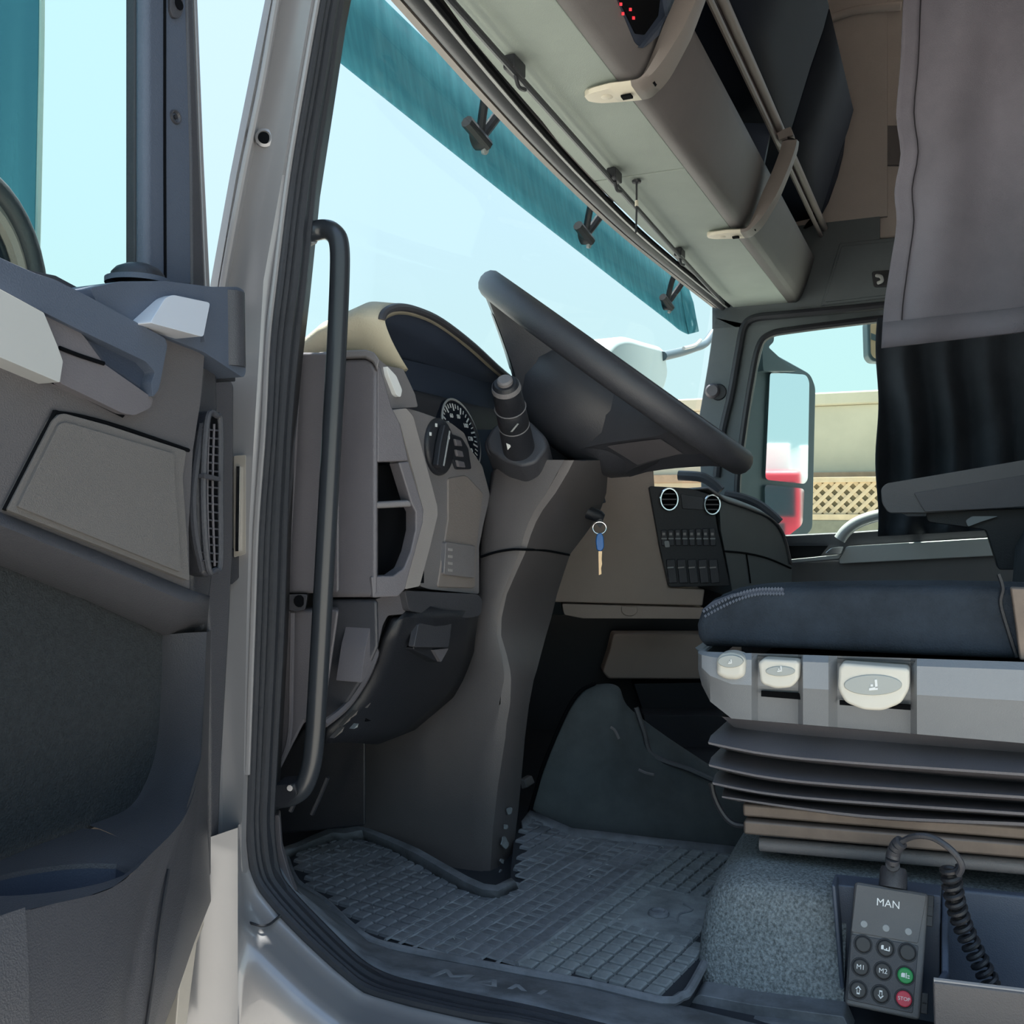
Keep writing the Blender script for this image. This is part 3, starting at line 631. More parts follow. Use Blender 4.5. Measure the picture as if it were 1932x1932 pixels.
prism('switch_facia', PY(rp([(767, 770), (792, 777), (851, 798), (876, 817), (888, 848), (910, 879), (925, 935), (913, 985), (904, 1031), (904, 1121), (811, 1112), (792, 1106), (811, 1034), (826, 972), (825, 954), (780, 786)], 5), YD), (0, .05, 0), 'plas_g', da, .004)
prism('facia_inset', PY(rp([(846, 902), (880, 896), (912, 930), (905, 990), (899, 1040), (897, 1110), (826, 1108), (846, 980)], 6), YD-.002), (0, .01, 0), 'taupe', da, .002)
fc_ = prism('fuse_cover', PY(rp([(842, 1022), (897, 1030), (896, 1091), (838, 1084)], 4), YD-.006), (0, .01, 0), 'plas_g', da, .002)
for k in range(4):
    prism('cover_mark', PY([(846, 1034+k*13), (854, 1035+k*13), (854, 1040+k*13), (846, 1039+k*13)], YD-.0065), (0, .002, 0), 'plas_lg', fc_)
ls = lathe('light_switch', UY(829, 843, YD-.002), (0, -1, 0), [(0, .004), (.030, .004), (.033, .002), (.034, 0), (.034, -.01)], 'plas_k', da, 32)
ck = UY(826, 843, YD-.007)
prism('switch_grip', [ck+Vector((math.cos(a)*x+math.sin(a)*y, 0, -math.sin(a)*x+math.cos(a)*y)) for a in [.35] for x, y in [(-.006, -.026), (.006, -.026), (.008, 0), (.006, .026), (-.006, .026), (-.008, 0)]], (0, -.008, 0), 'plas_k', ls, .002)
prism('grip_line', [ck+Vector((math.cos(a)*x+math.sin(a)*y, -.0088, -math.sin(a)*x+math.cos(a)*y)) for a in [.35] for x, y in [(.004, -.022), (.006, -.022), (.006, .022), (.004, .022)]], (0, -.001, 0), 'print', ls)
for a in (.5, 1.2, 1.9, 2.6):
    p = UY(829, 843, YD-.0065)+Vector((.026*math.cos(a), 0, .026*math.sin(a)))
    prism('switch_mark', [p+Vector((x, 0, z)) for x, z in [(-.002, -.002), (.002, -.002), (.002, .002), (-.002, .002)]], (0, -.0008, 0), 'white', ls)
ss = prism('side_switches', PY(rp([(851, 818), (872, 826), (884, 846), (890, 885), (862, 886), (852, 860)], 3), YD-.003), (0, .01, 0), 'plas_k', da, .001)
for k in range(3):
    prism('switch_key', PY([(859+k*2, 828+k*20), (870+k*3, 831+k*20), (873+k*3, 842+k*20), (862+k*2, 841+k*20)], YD-.006), (0, .004, 0), 'plas', ss, .001)
prism('hood_foot', PY(rp([(714, 677), (730, 690), (761, 696), (783, 743), (789, 768), (739, 771), (714, 700)], 4), YD-.004), (0, .04, 0), 'plas_g', da, .004)
prism('silver_insert', PY(rp([(730, 690), (748, 709), (759, 736), (756, 750), (748, 746), (733, 708)], 4), YD-.009), (0, .006, 0), 'white', da, .001)  # plain white painted for the bright reflection on the silver
# hood: lip arch, then back towards the glass
lip = [(761, 698), (745, 672), (728, 640), (717, 612), (716, 598), (726, 586), (748, 580), (782, 586), (828, 607), (888, 652), (946, 704), (1010, 752), (1080, 800)]
LY = [.555, .553, .551, .55, .55, .55, .552, .556, .565, .58, .60, .625, .65]
LP = cat([UY(a, b, y) for (a, b), y in zip(lip, LY)], 4)
cen = Vector((.45, .56, .10))
rows = []
out_ = []; inn = []
for i, p in enumerate(LP):
    f = i/(len(LP)-1); o = (p-cen); o.y = 0; o = o.normalized()*(1 if f < .45 else max(.25, 1-(f-.45)*3))
    rows.append([p-o*.010+Vector((0, .004, 0)), p-o*.004+Vector((0, -.002, 0)), p+o*.004+Vector((0, .002, 0)), p+o*.010+Vector((0, .02, .0)), p+o*.010+Vector((.0, .07, -.015)), p+o*.002+Vector((0, .13, -.045))])
    inn.append(p)
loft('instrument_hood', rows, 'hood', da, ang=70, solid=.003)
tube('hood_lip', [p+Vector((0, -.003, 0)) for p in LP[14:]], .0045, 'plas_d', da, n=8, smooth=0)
loft('hood_lining', [[p+Vector((0, .006, 0)) for p in LP], [p.lerp(cen, .10)+Vector((0, .03, -.005)) for p in LP], [p.lerp(cen, .16)+Vector((0, .10, -.02)) for p in LP], [p.lerp(cen, .5)+Vector((0, .13, -.06)) for p in LP], [p.lerp(cen, .95)+Vector((0, .12, -.10)) for p in LP]], 'navy', da, ang=60, solid=.003, soff=-1)
box('dash_top', (XD+.005, .60, .10), (.98, .80, .155), 'plas_d', da, .02)
box('dash_top_passenger', (1.14, .50, -.05), (2.24, .82, .02), 'plas_d', da, .02)
# instruments
di = UY(866, 822, .59); dn = Vector((-.05, -.95, .25)).normalized()
gdl = lathe('speedometer', di, dn, [(0, 0), (.046, 0), (.047, .003), (.050, .003), (.052, -.008), (0, -.01)], 'dialface', da, 40)
tube('dial_ring', [di+dn*.004+(Vector((1, 0, 0))*math.cos(a)+dn.cross(Vector((1, 0, 0)))*math.sin(a))*.049 for a in [2*math.pi*k/40 for k in range(40)]], .0016, 'silver', gdl, n=6, smooth=0, closed=True)
ux = Vector((1, 0, 0)); ux = (ux-dn*ux.dot(dn)).normalized(); uz = ux.cross(dn); uz = uz if uz.z > 0 else -uz
for k in range(31):
    a = math.radians(225-270*k/30); d = ux*math.cos(a)+uz*math.sin(a); q = d.cross(dn)
    L = .010 if k % 3 == 0 else .006; wd = .0012 if k % 3 == 0 else .0007
    prism('dial_tick', [di+d*(.044-L)+q*wd+dn*.001, di+d*.044+q*wd+dn*.001, di+d*.044-q*wd+dn*.001, di+d*(.044-L)-q*wd+dn*.001], dn*.0006, 'white', gdl)
for k, s in enumerate(['0', '20', '40', '60', '80', '100', '120', '140']):
    a = math.radians(225-270*k/7); d = ux*math.cos(a)+uz*math.sin(a)
    text('dial_number', s, .0085, di+d*.028+dn*.001, ux, uz, 'white', gdl, .0003)
prism('dial_needle', [di+dn*.004+ux*.002-uz*.0, di+dn*.004-ux*.028-uz*.028, di+dn*.004-ux*.002-uz*.002], dn*.001, 'redlamp', gdl)
prism('instrument_panel', [di-dn*.012+ux*a+uz*b for a, b in [(-.14, -.09), (.5, -.09), (.5, .10), (-.08, .10)]], -dn*.01, 'navy', da)
# knee panel under the switches
def yk(y): return YD+.0+max(0, (y-1166))*.00035
band = [(764, 1114), (781, 1115), (902, 1121), (910, 1131), (909, 1156), (902, 1163), (887, 1166), (820, 1162), (772, 1152)]
prism('knee_ledge', PY(rp(band, 5), YD-.008), (0, .05, 0), 'plas_d', da, .004)
knee = [(705, 1130), (764, 1114), (778, 1130), (772, 1152), (760, 1159), (732, 1161), (722, 1180), (712, 1225), (691, 1277), (655, 1330), (612, 1366), (606, 1400), (640, 1396), (697, 1395), (772, 1370), (868, 1283), (880, 1262), (885, 1180), (887, 1160), (800, 1156)]
prism('knee_wing', PY(rp([(706, 1131), (764, 1114), (779, 1118), (772, 1152), (760, 1159), (732, 1161), (722, 1180), (712, 1225), (691, 1277), (680, 1290), (690, 1220), (704, 1160)], 5), YD+.0), (0, .03, 0), 'plas', da, .004)
kr = []
for y, xl, xr in [(1150, 770, 890), (1166, 735, 888), (1200, 719, 884), (1240, 708, 881), (1277, 691, 872), (1310, 671, 842), (1340, 646, 806), (1368, 612, 772), (1392, 606, 705)]:
    kr.append([UY(lerp(xl, xr, s/8), y, yk(y)+.008-.01*math.sin(s/8*math.pi)) for s in range(9)])
loft('knee_panel', kr, 'plas_k', da, solid=.01, soff=-1, ang=60)
tube('knee_edge', PY([(732, 1161), (722, 1180), (712, 1225), (691, 1277), (655, 1330), (612, 1366)], YD+.03), .004, 'plas', da, n=6)
fp = prism('flap_recess', PY(rp([(788, 1172), (857, 1172), (850, 1205), (832, 1252), (780, 1226)], 5), YD-.001), (0, .02, 0), 'plas_k', da, .002)
prism('flap_handle', PY(rp([(790, 1176), (853, 1176), (847, 1222), (781, 1221)], 4), YD-.008), (0, .008, 0), 'plas_d', fp, .003)
prism('flap_wedge', PY(rp([(818, 1226), (847, 1223), (832, 1250)], 3), YD-.005), (0, .005, 0), 'plas', fp, .002)  # paler plastic wedge below the flap handle
prism('vent_slot', PY(rp([(690, 1352), (776, 1334), (762, 1346), (690, 1362)], 2), YD+.055), (0, .01, 0), 'void', da)
for a, b, l, r in [(668, 1350, 26, -.25), (655, 1362, 30, -.3), (672, 1372, 16, -.2), (640, 1384, 34, -.3), (700, 1325, 30, -.6)]:
    c = UY(a, b, YD+.048); d = Vector((math.cos(r), 0, -math.sin(r)))*l*.0003; q = Vector((0, 0, .002))
    prism('torn_edge', [c-d, c+q*.4-d*.3, c+d+q, c+d*.6-q*.6], (0, .006, 0), 'taupe' if l > 20 else 'print', da)
# ------------------------------------------------------------------ centre stack, angled to the driver
TS = 1.80
vv = Vector((cy_, sy_, 0))
def prT(name, l, t, m, parent, d=.03, **k): return prism(name, PT(l, t), vv*d, m, parent, **k)
cs = da
prT('stack_panel', rp([(1040, 872), (1232, 872), (1240, 990), (1262, 1108), (1330, 1112), (1326, 1143), (1040, 1136)], 4), TS, 'stack', cs, .08, bevel=.006)
prT('lower_lip', rp([(1060, 1139), (1330, 1147), (1330, 1168), (1100, 1167), (1064, 1160)], 4), TS-.005, 'stack', cs, .06, bevel=.005)
prT('lip_tab', rp([(1172, 1143), (1203, 1145), (1203, 1156), (1194, 1163), (1180, 1162), (1172, 1155)], 5), TS-.009, 'stack', cs, .01, bevel=.002)
prT('switch_panel', rp([(1224, 917), (1300, 921), (1346, 934), (1354, 993), (1378, 1106), (1262, 1108), (1246, 1040)], 6), TS-.012, 'plas_k', cs, .06, bevel=.005)
for a, b, r in [(1262, 942, .0195), (1343, 952, .0175)]:
    c = UT(a, b, TS-.016); u = Vector((sy_, -cy_, 0)); z = Vector((0, 0, 1))
    vn = lathe('round_vent', c, -vv, [(0, .0), (r*.8, .0), (r*.86, .006), (r*.86, -.01), (0, -.01)], 'void', cs, 28, uv=(u, z), sx=.8)
    tube('chrome_ring', [c-vv*.004+u*r*.8*math.cos(q)+z*r*math.sin(q) for q in [2*math.pi*k/28 for k in range(28)]], .0024, 'chrome', vn, n=8, smooth=0, closed=True)
    for k in (-.5, 0, .5):
        prism('vent_slat', [c-vv*.002+u*x*r*.7+z*(k*r+dz) for x, dz in [(-1+abs(k)*.35, -.001), (1-abs(k)*.35, -.001), (1-abs(k)*.35, .001), (-1+abs(k)*.35, .001)]], -vv*.003, 'plas', vn)
prT('radio_face', rp([(1284, 932), (1326, 938), (1330, 962), (1288, 960)], 3), TS-.015, 'plas_d', cs, .01, bevel=.002)
for k in range(8):
    x0 = 1247+k*13.1; s = .12*k
    q = prT('rocker_switch', [(x0, 1000-s*4), (x0+11, 999.5-s*4), (x0+13, 1030), (x0+2, 1030)], TS-.017, 'plas_d', cs, .01, bevel=.002)
    prT('switch_line', [(x0+1, 1015), (x0+11, 1015), (x0+11, 1017.5), (x0+1, 1017.5)], TS-.0185, 'print', q, .002)
    prT('switch_symbol', [(x0+3, 1005), (x0+8, 1005), (x0+8, 1010), (x0+3, 1010)], TS-.0185, 'plas_lg', q, .002)
prT('lit_switch', rp([(1253, 1021), (1262, 1020), (1264, 1032), (1255, 1033)], 2), TS-.021, 'print', cs, .004)
for k in range(5):
    x0 = 1257+k*20
    q = prT('lower_switch', [(x0, 1056), (x0+17, 1055), (x0+22, 1100), (x0+5, 1101)], TS-.017, 'plas_d', cs, .01, bevel=.002)
    prT('switch_line', [(x0+2, 1070), (x0+14, 1069), (x0+14, 1071.5), (x0+2, 1072.5)], TS-.0185, 'print' if k == 0 else 'plas_lg', q, .002)
# passenger side of the dash
pa = UT(1362, 950, TS-.01); pb = UX(1493, 1060, 1.55)
n_p = Vector((-(pb.y-pa.y), pb.x-pa.x, 0)).normalized(); n_p = -n_p if n_p.y > 0 else n_p
def pp(l, off=0.): return [UP(a, b, pa+n_p*off, n_p) for a, b in l]
ed = cat([(1356, 934, 0), (1372, 946, 0), (1414, 960, 0), (1457, 980, 0), (1480, 1012, 0), (1493, 1065, 0)], 5)
prism('stack_side', pp([(p.x, p.y) for p in ed]+[(1495, 1130), (1384, 1130), (1360, 1000)]), (.25, .12, 0), 'wallgrey', cs, .012, 3)
loft('side_top', [pp([(p.x, p.y+2) for p in ed], .004), [q+Vector((0, .02, .012)) for q in pp([(p.x, p.y) for p in ed], .002)], [q+Vector((.1, .12, .01)) for q in pp([(p.x, p.y) for p in ed], .0)]], 'plas_g', cs, solid=.004)
tube('side_seam', pp([(1366, 1040), (1408, 1044), (1450, 1054), (1492, 1072)], .001), .002, 'void', cs, n=6)
tube('side_seam', pp([(1408, 1044), (1412, 1070), (1416, 1100)], .001), .0015, 'void', cs, n=6)
tube('top_bulge', [UX(a, b, 1.6) for a, b in [(1280, 897), (1322, 900), (1345, 912), (1360, 926)]], .012, 'plas_d', cs, n=8)
tube('top_bulge', [UX(a, b, 1.7) for a, b in [(1368, 934), (1400, 940), (1430, 952), (1456, 972), (1470, 986)]], .012, 'plas_d', cs, n=8)
prT('lower_console', rp([(1158, 1196), (1400, 1196), (1400, 1282), (1148, 1281), (1137, 1268), (1150, 1230)], 5), 2.0, 'stack', cs, .06, bevel=.008)
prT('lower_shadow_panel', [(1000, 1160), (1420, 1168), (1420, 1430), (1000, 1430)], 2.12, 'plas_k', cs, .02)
prT('lower_shelf', rp([(1196, 1290), (1420, 1286), (1420, 1350), (1215, 1348)], 3), 2.03, 'plas_k', cs, .05, bevel=.004)
prT('lower_box', rp([(1214, 1350), (1420, 1350), (1420, 1426), (1236, 1422)], 3), 1.96, 'plas_d', cs, .08, bevel=.004)
# ================================================================== STEERING COLUMN
sc = thing('steering_column', 'tall black moulded steering column shroud standing on the mat', 'column', UZ(940, 1655, FLOOR))
XL = .42
lev = [(868, 950, 1085, 1150), (890, 934, 1074, 1147), (930, 928, 1050, 1144), (962, 919, 1026, 1133), (985, 915, 1013, 1121), (1010, 911, 1003, 1103), (1045, 908, 992, 1076), (1080, 906, 976, 1064), (1121, 904, 958, 1051), (1166, 887, 948, 1040), (1200, 885, 947, 1030), (1237, 881, 958, 1020),
       (1264, 879, 964, 1013), (1283, 868, 966, 1007), (1330, 818, 964, 998), (1370, 772, 957, 993), (1395, 697, 955, 990), (1420, 668, 951, 988), (1485, 640, 941, 982), (1528, 617, 936, 978), (1560, 640, 932, 974), (1605, 740, 929, 969), (1640, 815, 927, 964), (1672, 850, 926, 960)]
rows = []
for y, l, c, r in lev:
    k = .42 if y > 1000 else .42-.0*(1000-y)
    pl = UX(l, y, XL); pcn = UX(c, y, XL)
    pr = UY(r, y, pcn.y+.004)
    mid = [pl.lerp(pcn, s) for s in (.33, .66, .86)]
    bul = [m_+Vector((-.006*math.sin(math.pi*s), 0, 0)) for m_, s in zip(mid, (.33, .66, .86))]
    e1 = pcn+Vector((-.002, .014, 0)); e2 = pcn+Vector((.004, .003, 0)); e3 = pcn+Vector((.016, -.001, 0)).lerp(Vector((pr.x-pcn.x, 0, 0))*.3, .3)
    rows.append([pl+Vector((.02, .015, 0)), pl]+bul+[e1, e2, e3, pr+Vector((-.008, 0, 0)), pr, pr+Vector((.004, .02, 0)), Vector((max(pr.x, XL+.06), max(pl.y, pcn.y+.05), pr.z))])
loft('shroud', rows, 'shroud', sc, closed=True, caps=True, ang=45)
tube('shroud_seam', [UX(907, 1051, XL-.002), UX(935, 1042, XL-.007), UX(965, 1037, XL-.007), UX(990, 1037, XL-.003)]+[UY(1030, 1039, UX(992, 1040, XL).y-.001), UY(1074, 1047, UX(992, 1040, XL).y-.001)], .0016, 'void', sc, n=6)
# dusty scuffed rear edge
for a, b, rx, ry in [(953, 1590, 10, 16), (947, 1650, 6, 14), (962, 1530, 7, 12), (955, 1560, 5, 9), (948, 1625, 5, 8)]:
    yy = UX(938, b, XL).y-.0022
    prism('dust_patch', [UY(a+rx*.8*math.cos(q)*(.8+.2*math.sin(q*3+b)), b+ry*.8*math.sin(q)*(.8+.2*math.cos(q*2+a)), yy) for q in [2*math.pi*k/14 for k in range(14)]], (0, .0015, 0), 'mat_dust', sc)
# stalk plinth and stalk
pn = Vector((-.86, -.2, .47)).normalized()
pl0 = UT(976, 850, 1.245)
def pq(l, off=0.): return [UP(a, b, pl0+pn*off, pn) for a, b in l]
pli = rp([(916, 828), (932, 800), (960, 792), (1000, 792), (1030, 822), (1034, 842), (1012, 872), (985, 880), (950, 868), (920, 846)], 10)
prism('stalk_plinth', pq(pli, .012), -pn*.05, 'plas_d', sc, .005, 3)
prism('plinth_base', pq([(x+(x-975)*.06, y+6+(y-840)*.06) for x, y in pli], -.004), -pn*.09, 'plas_d', sc, .004)
b0, t0 = UT(979, 846, 1.235), UT(953, 722, 1.15)
ax = (t0-b0); Ls = ax.length; ax.normalize()
st = lathe('indicator_stalk', b0, ax, [(0, -.01), (.0205, -.01), (.0205, .0), (.0195, Ls*.3), (.0192, Ls*.36), (.0185, Ls*.365), (.0185, Ls*.40), (.0192, Ls*.41), (.0185, Ls*.62), (.0178, Ls*.63), (.0178, Ls*.66), (.0182, Ls*.67), (.0172, Ls*.9), (.0160, Ls*.97), (.013, Ls), (0, Ls)], 'plas_k', sc, 28)
lathe('stalk_end_button', t0, ax, [(0, .006), (.0075, .006), (.0095, .004), (.0095, -.002)], 'plas_g', st, 20)
lathe('stalk_collar', b0+ax*Ls*.93, ax, [(.0172, -.003), (.0178, -.002), (.0165, .004), (.0158, .004)], 'plas_g', st, 28)
for h in (.37, .64):
    tube('stalk_ring', [b0+ax*Ls*h+(frame_of(ax)[1]*math.cos(q)+frame_of(ax)[2]*math.sin(q))*.0188 for q in [2*math.pi*k/24 for k in range(24)]], .0008, 'plas_g', st, n=5, smooth=0, closed=True)
sd = -(ray(966, 800)).normalized(); sd = (sd-ax*sd.dot(ax)).normalized()
wp = b0+ax*Ls*.50+sd*.0192; wq = ax.cross(sd)
prism('stalk_symbol', [wp+wq*a*.006+ax*b*.006 for a, b in [(-1, -.9), (-.6, -1), (1, .8), (.7, 1)]], sd*.0004, 'print', st)
prism('stalk_tick', [b0+ax*Ls*.22+sd*.0166-wq*.011+wq*a*.003+ax*b*.006 for a, b in [(-1, -1), (1, 0), (-1, 1)]], sd*.0006, 'white', st)
# ignition and key
ig = UT(1124, 972, 1.42)
lathe('ignition_barrel', ig, (.35, -.8, -.35), [(0, .012), (.006, .012), (.009, .006), (.010, -.03), (0, -.03)], 'plas_k', sc, 16)
ky = thing('ignition_keys', 'bunch with blue headed key hanging from the ignition', 'key', UT(1132, 1083, 1.37))
rc = UT(1131, 996, 1.375); u = Vector((sy_, -cy_, 0)); z = Vector((0, 0, 1))
tube('key_ring', [rc+u*.0095*math.cos(q)+z*.0085*math.sin(q) for q in [2*math.pi*k/24 for k in range(24)]], .0009, 'chrome', ky, n=6, smooth=0, closed=True)
prism('key_head', PT(rp([(1126, 1008), (1134, 1004), (1139, 1012), (1140, 1034), (1134, 1041), (1126, 1038), (1124, 1020)], 5), 1.372), vv*.006, 'blue', ky, .0015)
prism('key_blade', PT([(1129, 1040), (1136, 1040), (1135, 1056), (1136, 1064), (1134, 1072), (1135, 1083), (1130, 1085)], 1.374), vv*.0022, 'brass', ky)
prism('key_bow', PT(rp([(1122, 985), (1134, 978), (1140, 988), (1132, 996)], 3), 1.378), vv*.004, 'plas_k', ky)
# ================================================================== STEERING WHEEL
R_, th = .2164, math.radians(36.8)
wc = UT(966+1850*.107, 966-.202/1.398*1850, 1.398)
ef = Vector((0, math.cos(th), math.sin(th))); wn = Vector((0, -math.sin(th), math.cos(th)))
roll = math.radians(3.2); exw = Vector((1, 0, 0))*math.cos(roll)-wn*math.sin(roll); wn = exw.cross(ef).normalized()
sw = thing('steering_wheel', 'black four spoke truck steering wheel with a deep hub', 'steering wheel', wc)
bm = bmesh.new(); rings = []
for i in range(64):
    a = 2*math.pi*i/64; d = ef*math.cos(a)+exw*math.sin(a); ring = []
    for k in range(14):
        q = 2*math.pi*k/14; ring.append(bm.verts.new(wc+d*(R_+.0165*math.cos(q))+wn*(.019*math.sin(q)-.003)))
    rings.append(ring)
for i in range(64):
    a, b = rings[i], rings[(i+1) % 64]
    for k in range(14): bm.faces.new((a[k], a[(k+1) % 14], b[(k+1) % 14], b[k]))
bmesh.ops.recalc_face_normals(bm, faces=bm.faces)
fin(bm, 'rim', 'plas_d', sw, ang=180)
lathe('hub_shell', wc, wn, [(0, -.138), (.05, -.138), (.085, -.128), (.108, -.108), (.124, -.075), (.128, -.045), (.118, -.018), (.09, -.004), (0, .0)], 'plas_d', sw, 48, uv=(ef, exw), ang=60)
lathe('hub_collar', wc, wn, [(.052, -.13), (.05, -.155), (.045, -.165), (0, -.165)], 'plas_k', sw, 32)
for sgn in (1, -1):
    for a0 in (35, 145):
        a = math.radians(a0)*sgn; d = ef*math.cos(a)+exw*math.sin(a); s = wn.cross(d)
        rows = []
        for f in range(7):
            q = f/6; rad = lerp(.095, R_-.006, q); hw = lerp(.062, .034, q**.7)+(.014*max(0, q-.8)/.2); top = lerp(-.018, .006, q); bot = lerp(-.112, -.022, q**.85)
            c = wc+d*rad
            rows.append([c+s*hw+wn*top, c+s*hw*1.02+wn*lerp(top, bot, .5), c+s*hw*.7+wn*bot, c-s*hw*.7+wn*bot, c-s*hw*1.02+wn*lerp(top, bot, .5), c-s*hw+wn*top])
        sp = loft('spoke', rows, 'plas_d', sw, closed=True, caps=True, ang=50)
        cov = []
        for q in (.25, .45, .65, .85):
            rad = lerp(.095, R_-.006, q); hw = lerp(.062, .034, q**.7)*.6; bot = lerp(-.112, -.022, q**.85)-.0018
            cov.append([wc+d*rad+s*hw+wn*bot, wc+d*rad-s*hw+wn*bot])
        loft('spoke_cover', cov, 'plas', sp)
# ================================================================== DRIVER'S DOOR (standing open)
dd = thing('driver_door', 'open driver door with charcoal trim, speaker panel and fabric insert', 'door', UY(440, 1650, .62))
YS = .55
def wide(l, y):      # the rear part of the door runs on behind the edge of the picture
    out = []
    for a, b in l:
        p = UY(a, b, y)
        if a < -180: p.x -= .42
        out.append(p)
    return out
def dp(name, l, y, m, d=.03, r=0, parent=dd, bevel=.004, **k):
    return prism(name, wide(rp(l, r) if r else l, y), (0, d, 0), m, parent, bevel, **k)
# window, post, frame
xg = UY(252, 300, .625).x
prism('window_pane', [Vector((-.93, .625, .64)), Vector((xg, .625, .64)), Vector((xg, .625, .14)), Vector((-.2, .625, .14)), Vector((-.93, .625, .10))], (0, .004, 0), 'sideglass', dd)
box('frame_top', (-.96, .605, .62), (-.09, .65, .66), 'bluegrey', dd, .006)
box('frame_rear', (-.97, .605, .05), (-.92, .65, .66), 'bluegrey', dd, .006)
dp('glass_channel', [(256, -430), (278, -430), (278, 545), (256, 545)], .600, 'rubber', .012, bevel=.003)
dp('window_post', [(276, -430), (352, -430), (366, 0), (378, 300), (388, 545), (276, 545)], .585, 'bluegrey', .014, bevel=.006)
dp('post_edge', [(336, -430), (352, -430), (366, 0), (378, 300), (388, 545), (362, 545), (360, 300), (352, 0)], .583, 'plas_d', .06, bevel=.003)
dp('post_skin', [(354, -430), (364, -430), (374, 0), (386, 300), (398, 545), (388, 545), (378, 300), (367, 0)], .60, 'paint', .07, bevel=.002)
tube('post_seam', PY([(311, -430), (311, 0), (311, 300), (312, 545)], .584), .0012, 'void', dd, n=5)
lathe('post_screw', UY(330, 221, .585), (0, -1, 0), [(.003, .0005), (.0045, .002), (.0055, .002), (.006, 0)], 'plas_d', dd, 20)
lathe('post_screw_pin', UY(330, 221, .585), (0, -1, 0), [(0, .0015), (.0018, .0015), (.002, 0)], 'plas_k', dd, 10)
lk = dp('post_catch', [(322, -20), (345, -20), (346, 20), (340, 34), (328, 34), (322, 20)], .582, 'plas_d', .01, 5, bevel=.003)
lathe('catch_hole', UY(338, 8, .5815), (0, -1, 0), [(0, .0005), (.0045, .0005), (.005, -.004)], 'void', lk, 14)
# shell
dp('outer_shell', [(-600, 500), (170, 560), (440, 700), (444, 1030), (434, 1200), (420, 1450), (412, 1655), (400, 1720), (372, 1800), (365, 1932), (340, 2060), (-600, 2060)], .625, 'paint_dirty', .05, bevel=.008)
dp('shell_edge', [(384, 664), (409, 682), (444, 725), (442, 1030), (434, 1200), (420, 1450), (412, 1655), (396, 1655), (394, 1200), (384, 1000)], .59, 'door', .035, bevel=.004)
dp('shell_flange', [(412, 1650), (402, 1700), (372, 1780), (362, 1860), (350, 1960), (330, 1960), (338, 1863), (365, 1780), (397, 1705)], .60, 'paint_dirty', .02, bevel=.003)
dp('hinge_cover', [(438, 1036), (450, 1034), (459, 1040), (459, 1070), (450, 1092), (436, 1104)], .60, 'plas_k', .03, 4)
# upper corner
dp('corner_cover', [(170, 543), (225, 531), (312, 530), (399, 541), (449, 541), (461, 548), (464, 704), (459, 713), (384, 664), (300, 631), (185, 575)], .528, 'bluegrey', .07, 5, bevel=.008, seg=3)
tube('corner_roll', PY([(432, 552), (433, 620), (434, 692)], .535), .0125, 'plas_d', dd, n=14, smooth=1)
dp('corner_foot', [(410, 690), (444, 708), (444, 720), (412, 712)], .55, 'plas_k', .03, 2)
ln = Vector((-.05, -.86, .50)).normalized(); l0 = UY(345, 562, .521)
lens = prism('corner_lens', [UP(a, b, l0, ln) for a, b in rp([(283, 609), (312, 562), (326, 556), (397, 571), (384, 636)], 6)], (0, .05, 0), 'lens', dd, .004, 3)
dp('lens_edge', [(385, 632), (398, 572), (403, 588), (394, 628), (386, 646)], .524, 'bluegrey', .02, 2, parent=lens, bevel=.002)
kb = UY(260, 527, .57)
lathe('lock_knob', kb, (0, 0, 1), [(.020, 0), (.0195, .004), (.016, .008), (.009, .0112), (0, .012)], 'plas_k', dd, 28)
lathe('knob_collar', kb, (0, 0, 1), [(.024, -.004), (.024, 0), (.020, .001)], 'bluegrey', dd, 28)
# arm rest band, grip recess, silver trim
dp('sill_strip', [(-300, 400), (65, 512), (105, 520), (172, 556), (165, 562), (100, 532), (-300, 420)], .575, 'plas_d', .05, 2)
dp('pull_band', [(-300, 352), (0, 486), (65, 515), (105, 528), (167, 559), (254, 606), (312, 638), (316, 652), (300, 735), (288, 750), (286, 720), (293, 702), (275, 682), (145, 620), (80, 588), (0, 544), (-300, 400)], .520, 'bluegrey', .06, 5, bevel=.007, seg=3)
dp('grip_recess', [(140, 612), (275, 680), (294, 702), (288, 752), (196, 690)], .530, 'navy', .02)
loft('grip_well', [PY([(146, 618), (210, 650), (274, 682), (292, 702), (287, 746)], .528), PY([(150, 622), (210, 655), (270, 688), (284, 706), (280, 742)], .56)], 'navy', dd, ang=60)
dp('grip_scoop', [(83, 589), (145, 620), (160, 636), (196, 686), (290, 752), (284, 770), (254, 784), (232, 780), (112, 722), (119, 682), (108, 650)], .524, 'plas', .05, 6, bevel=.007, seg=3)
tube('scoop_seam', PY([(111, 656), (150, 671), (196, 686)], .5235), .0015, 'void', dd, n=5)
dp('silver_trim', [(-300, 402), (0, 545), (83, 590), (109, 653), (119, 682), (113, 722), (0, 674), (-300, 530)], .515, 'silver', .05, 3, bevel=.005, seg=3)
tube('trim_gap', PY([(-100, 630), (0, 676), (112, 725), (180, 758), (232, 784)], .531), .0018, 'void', dd, n=5)
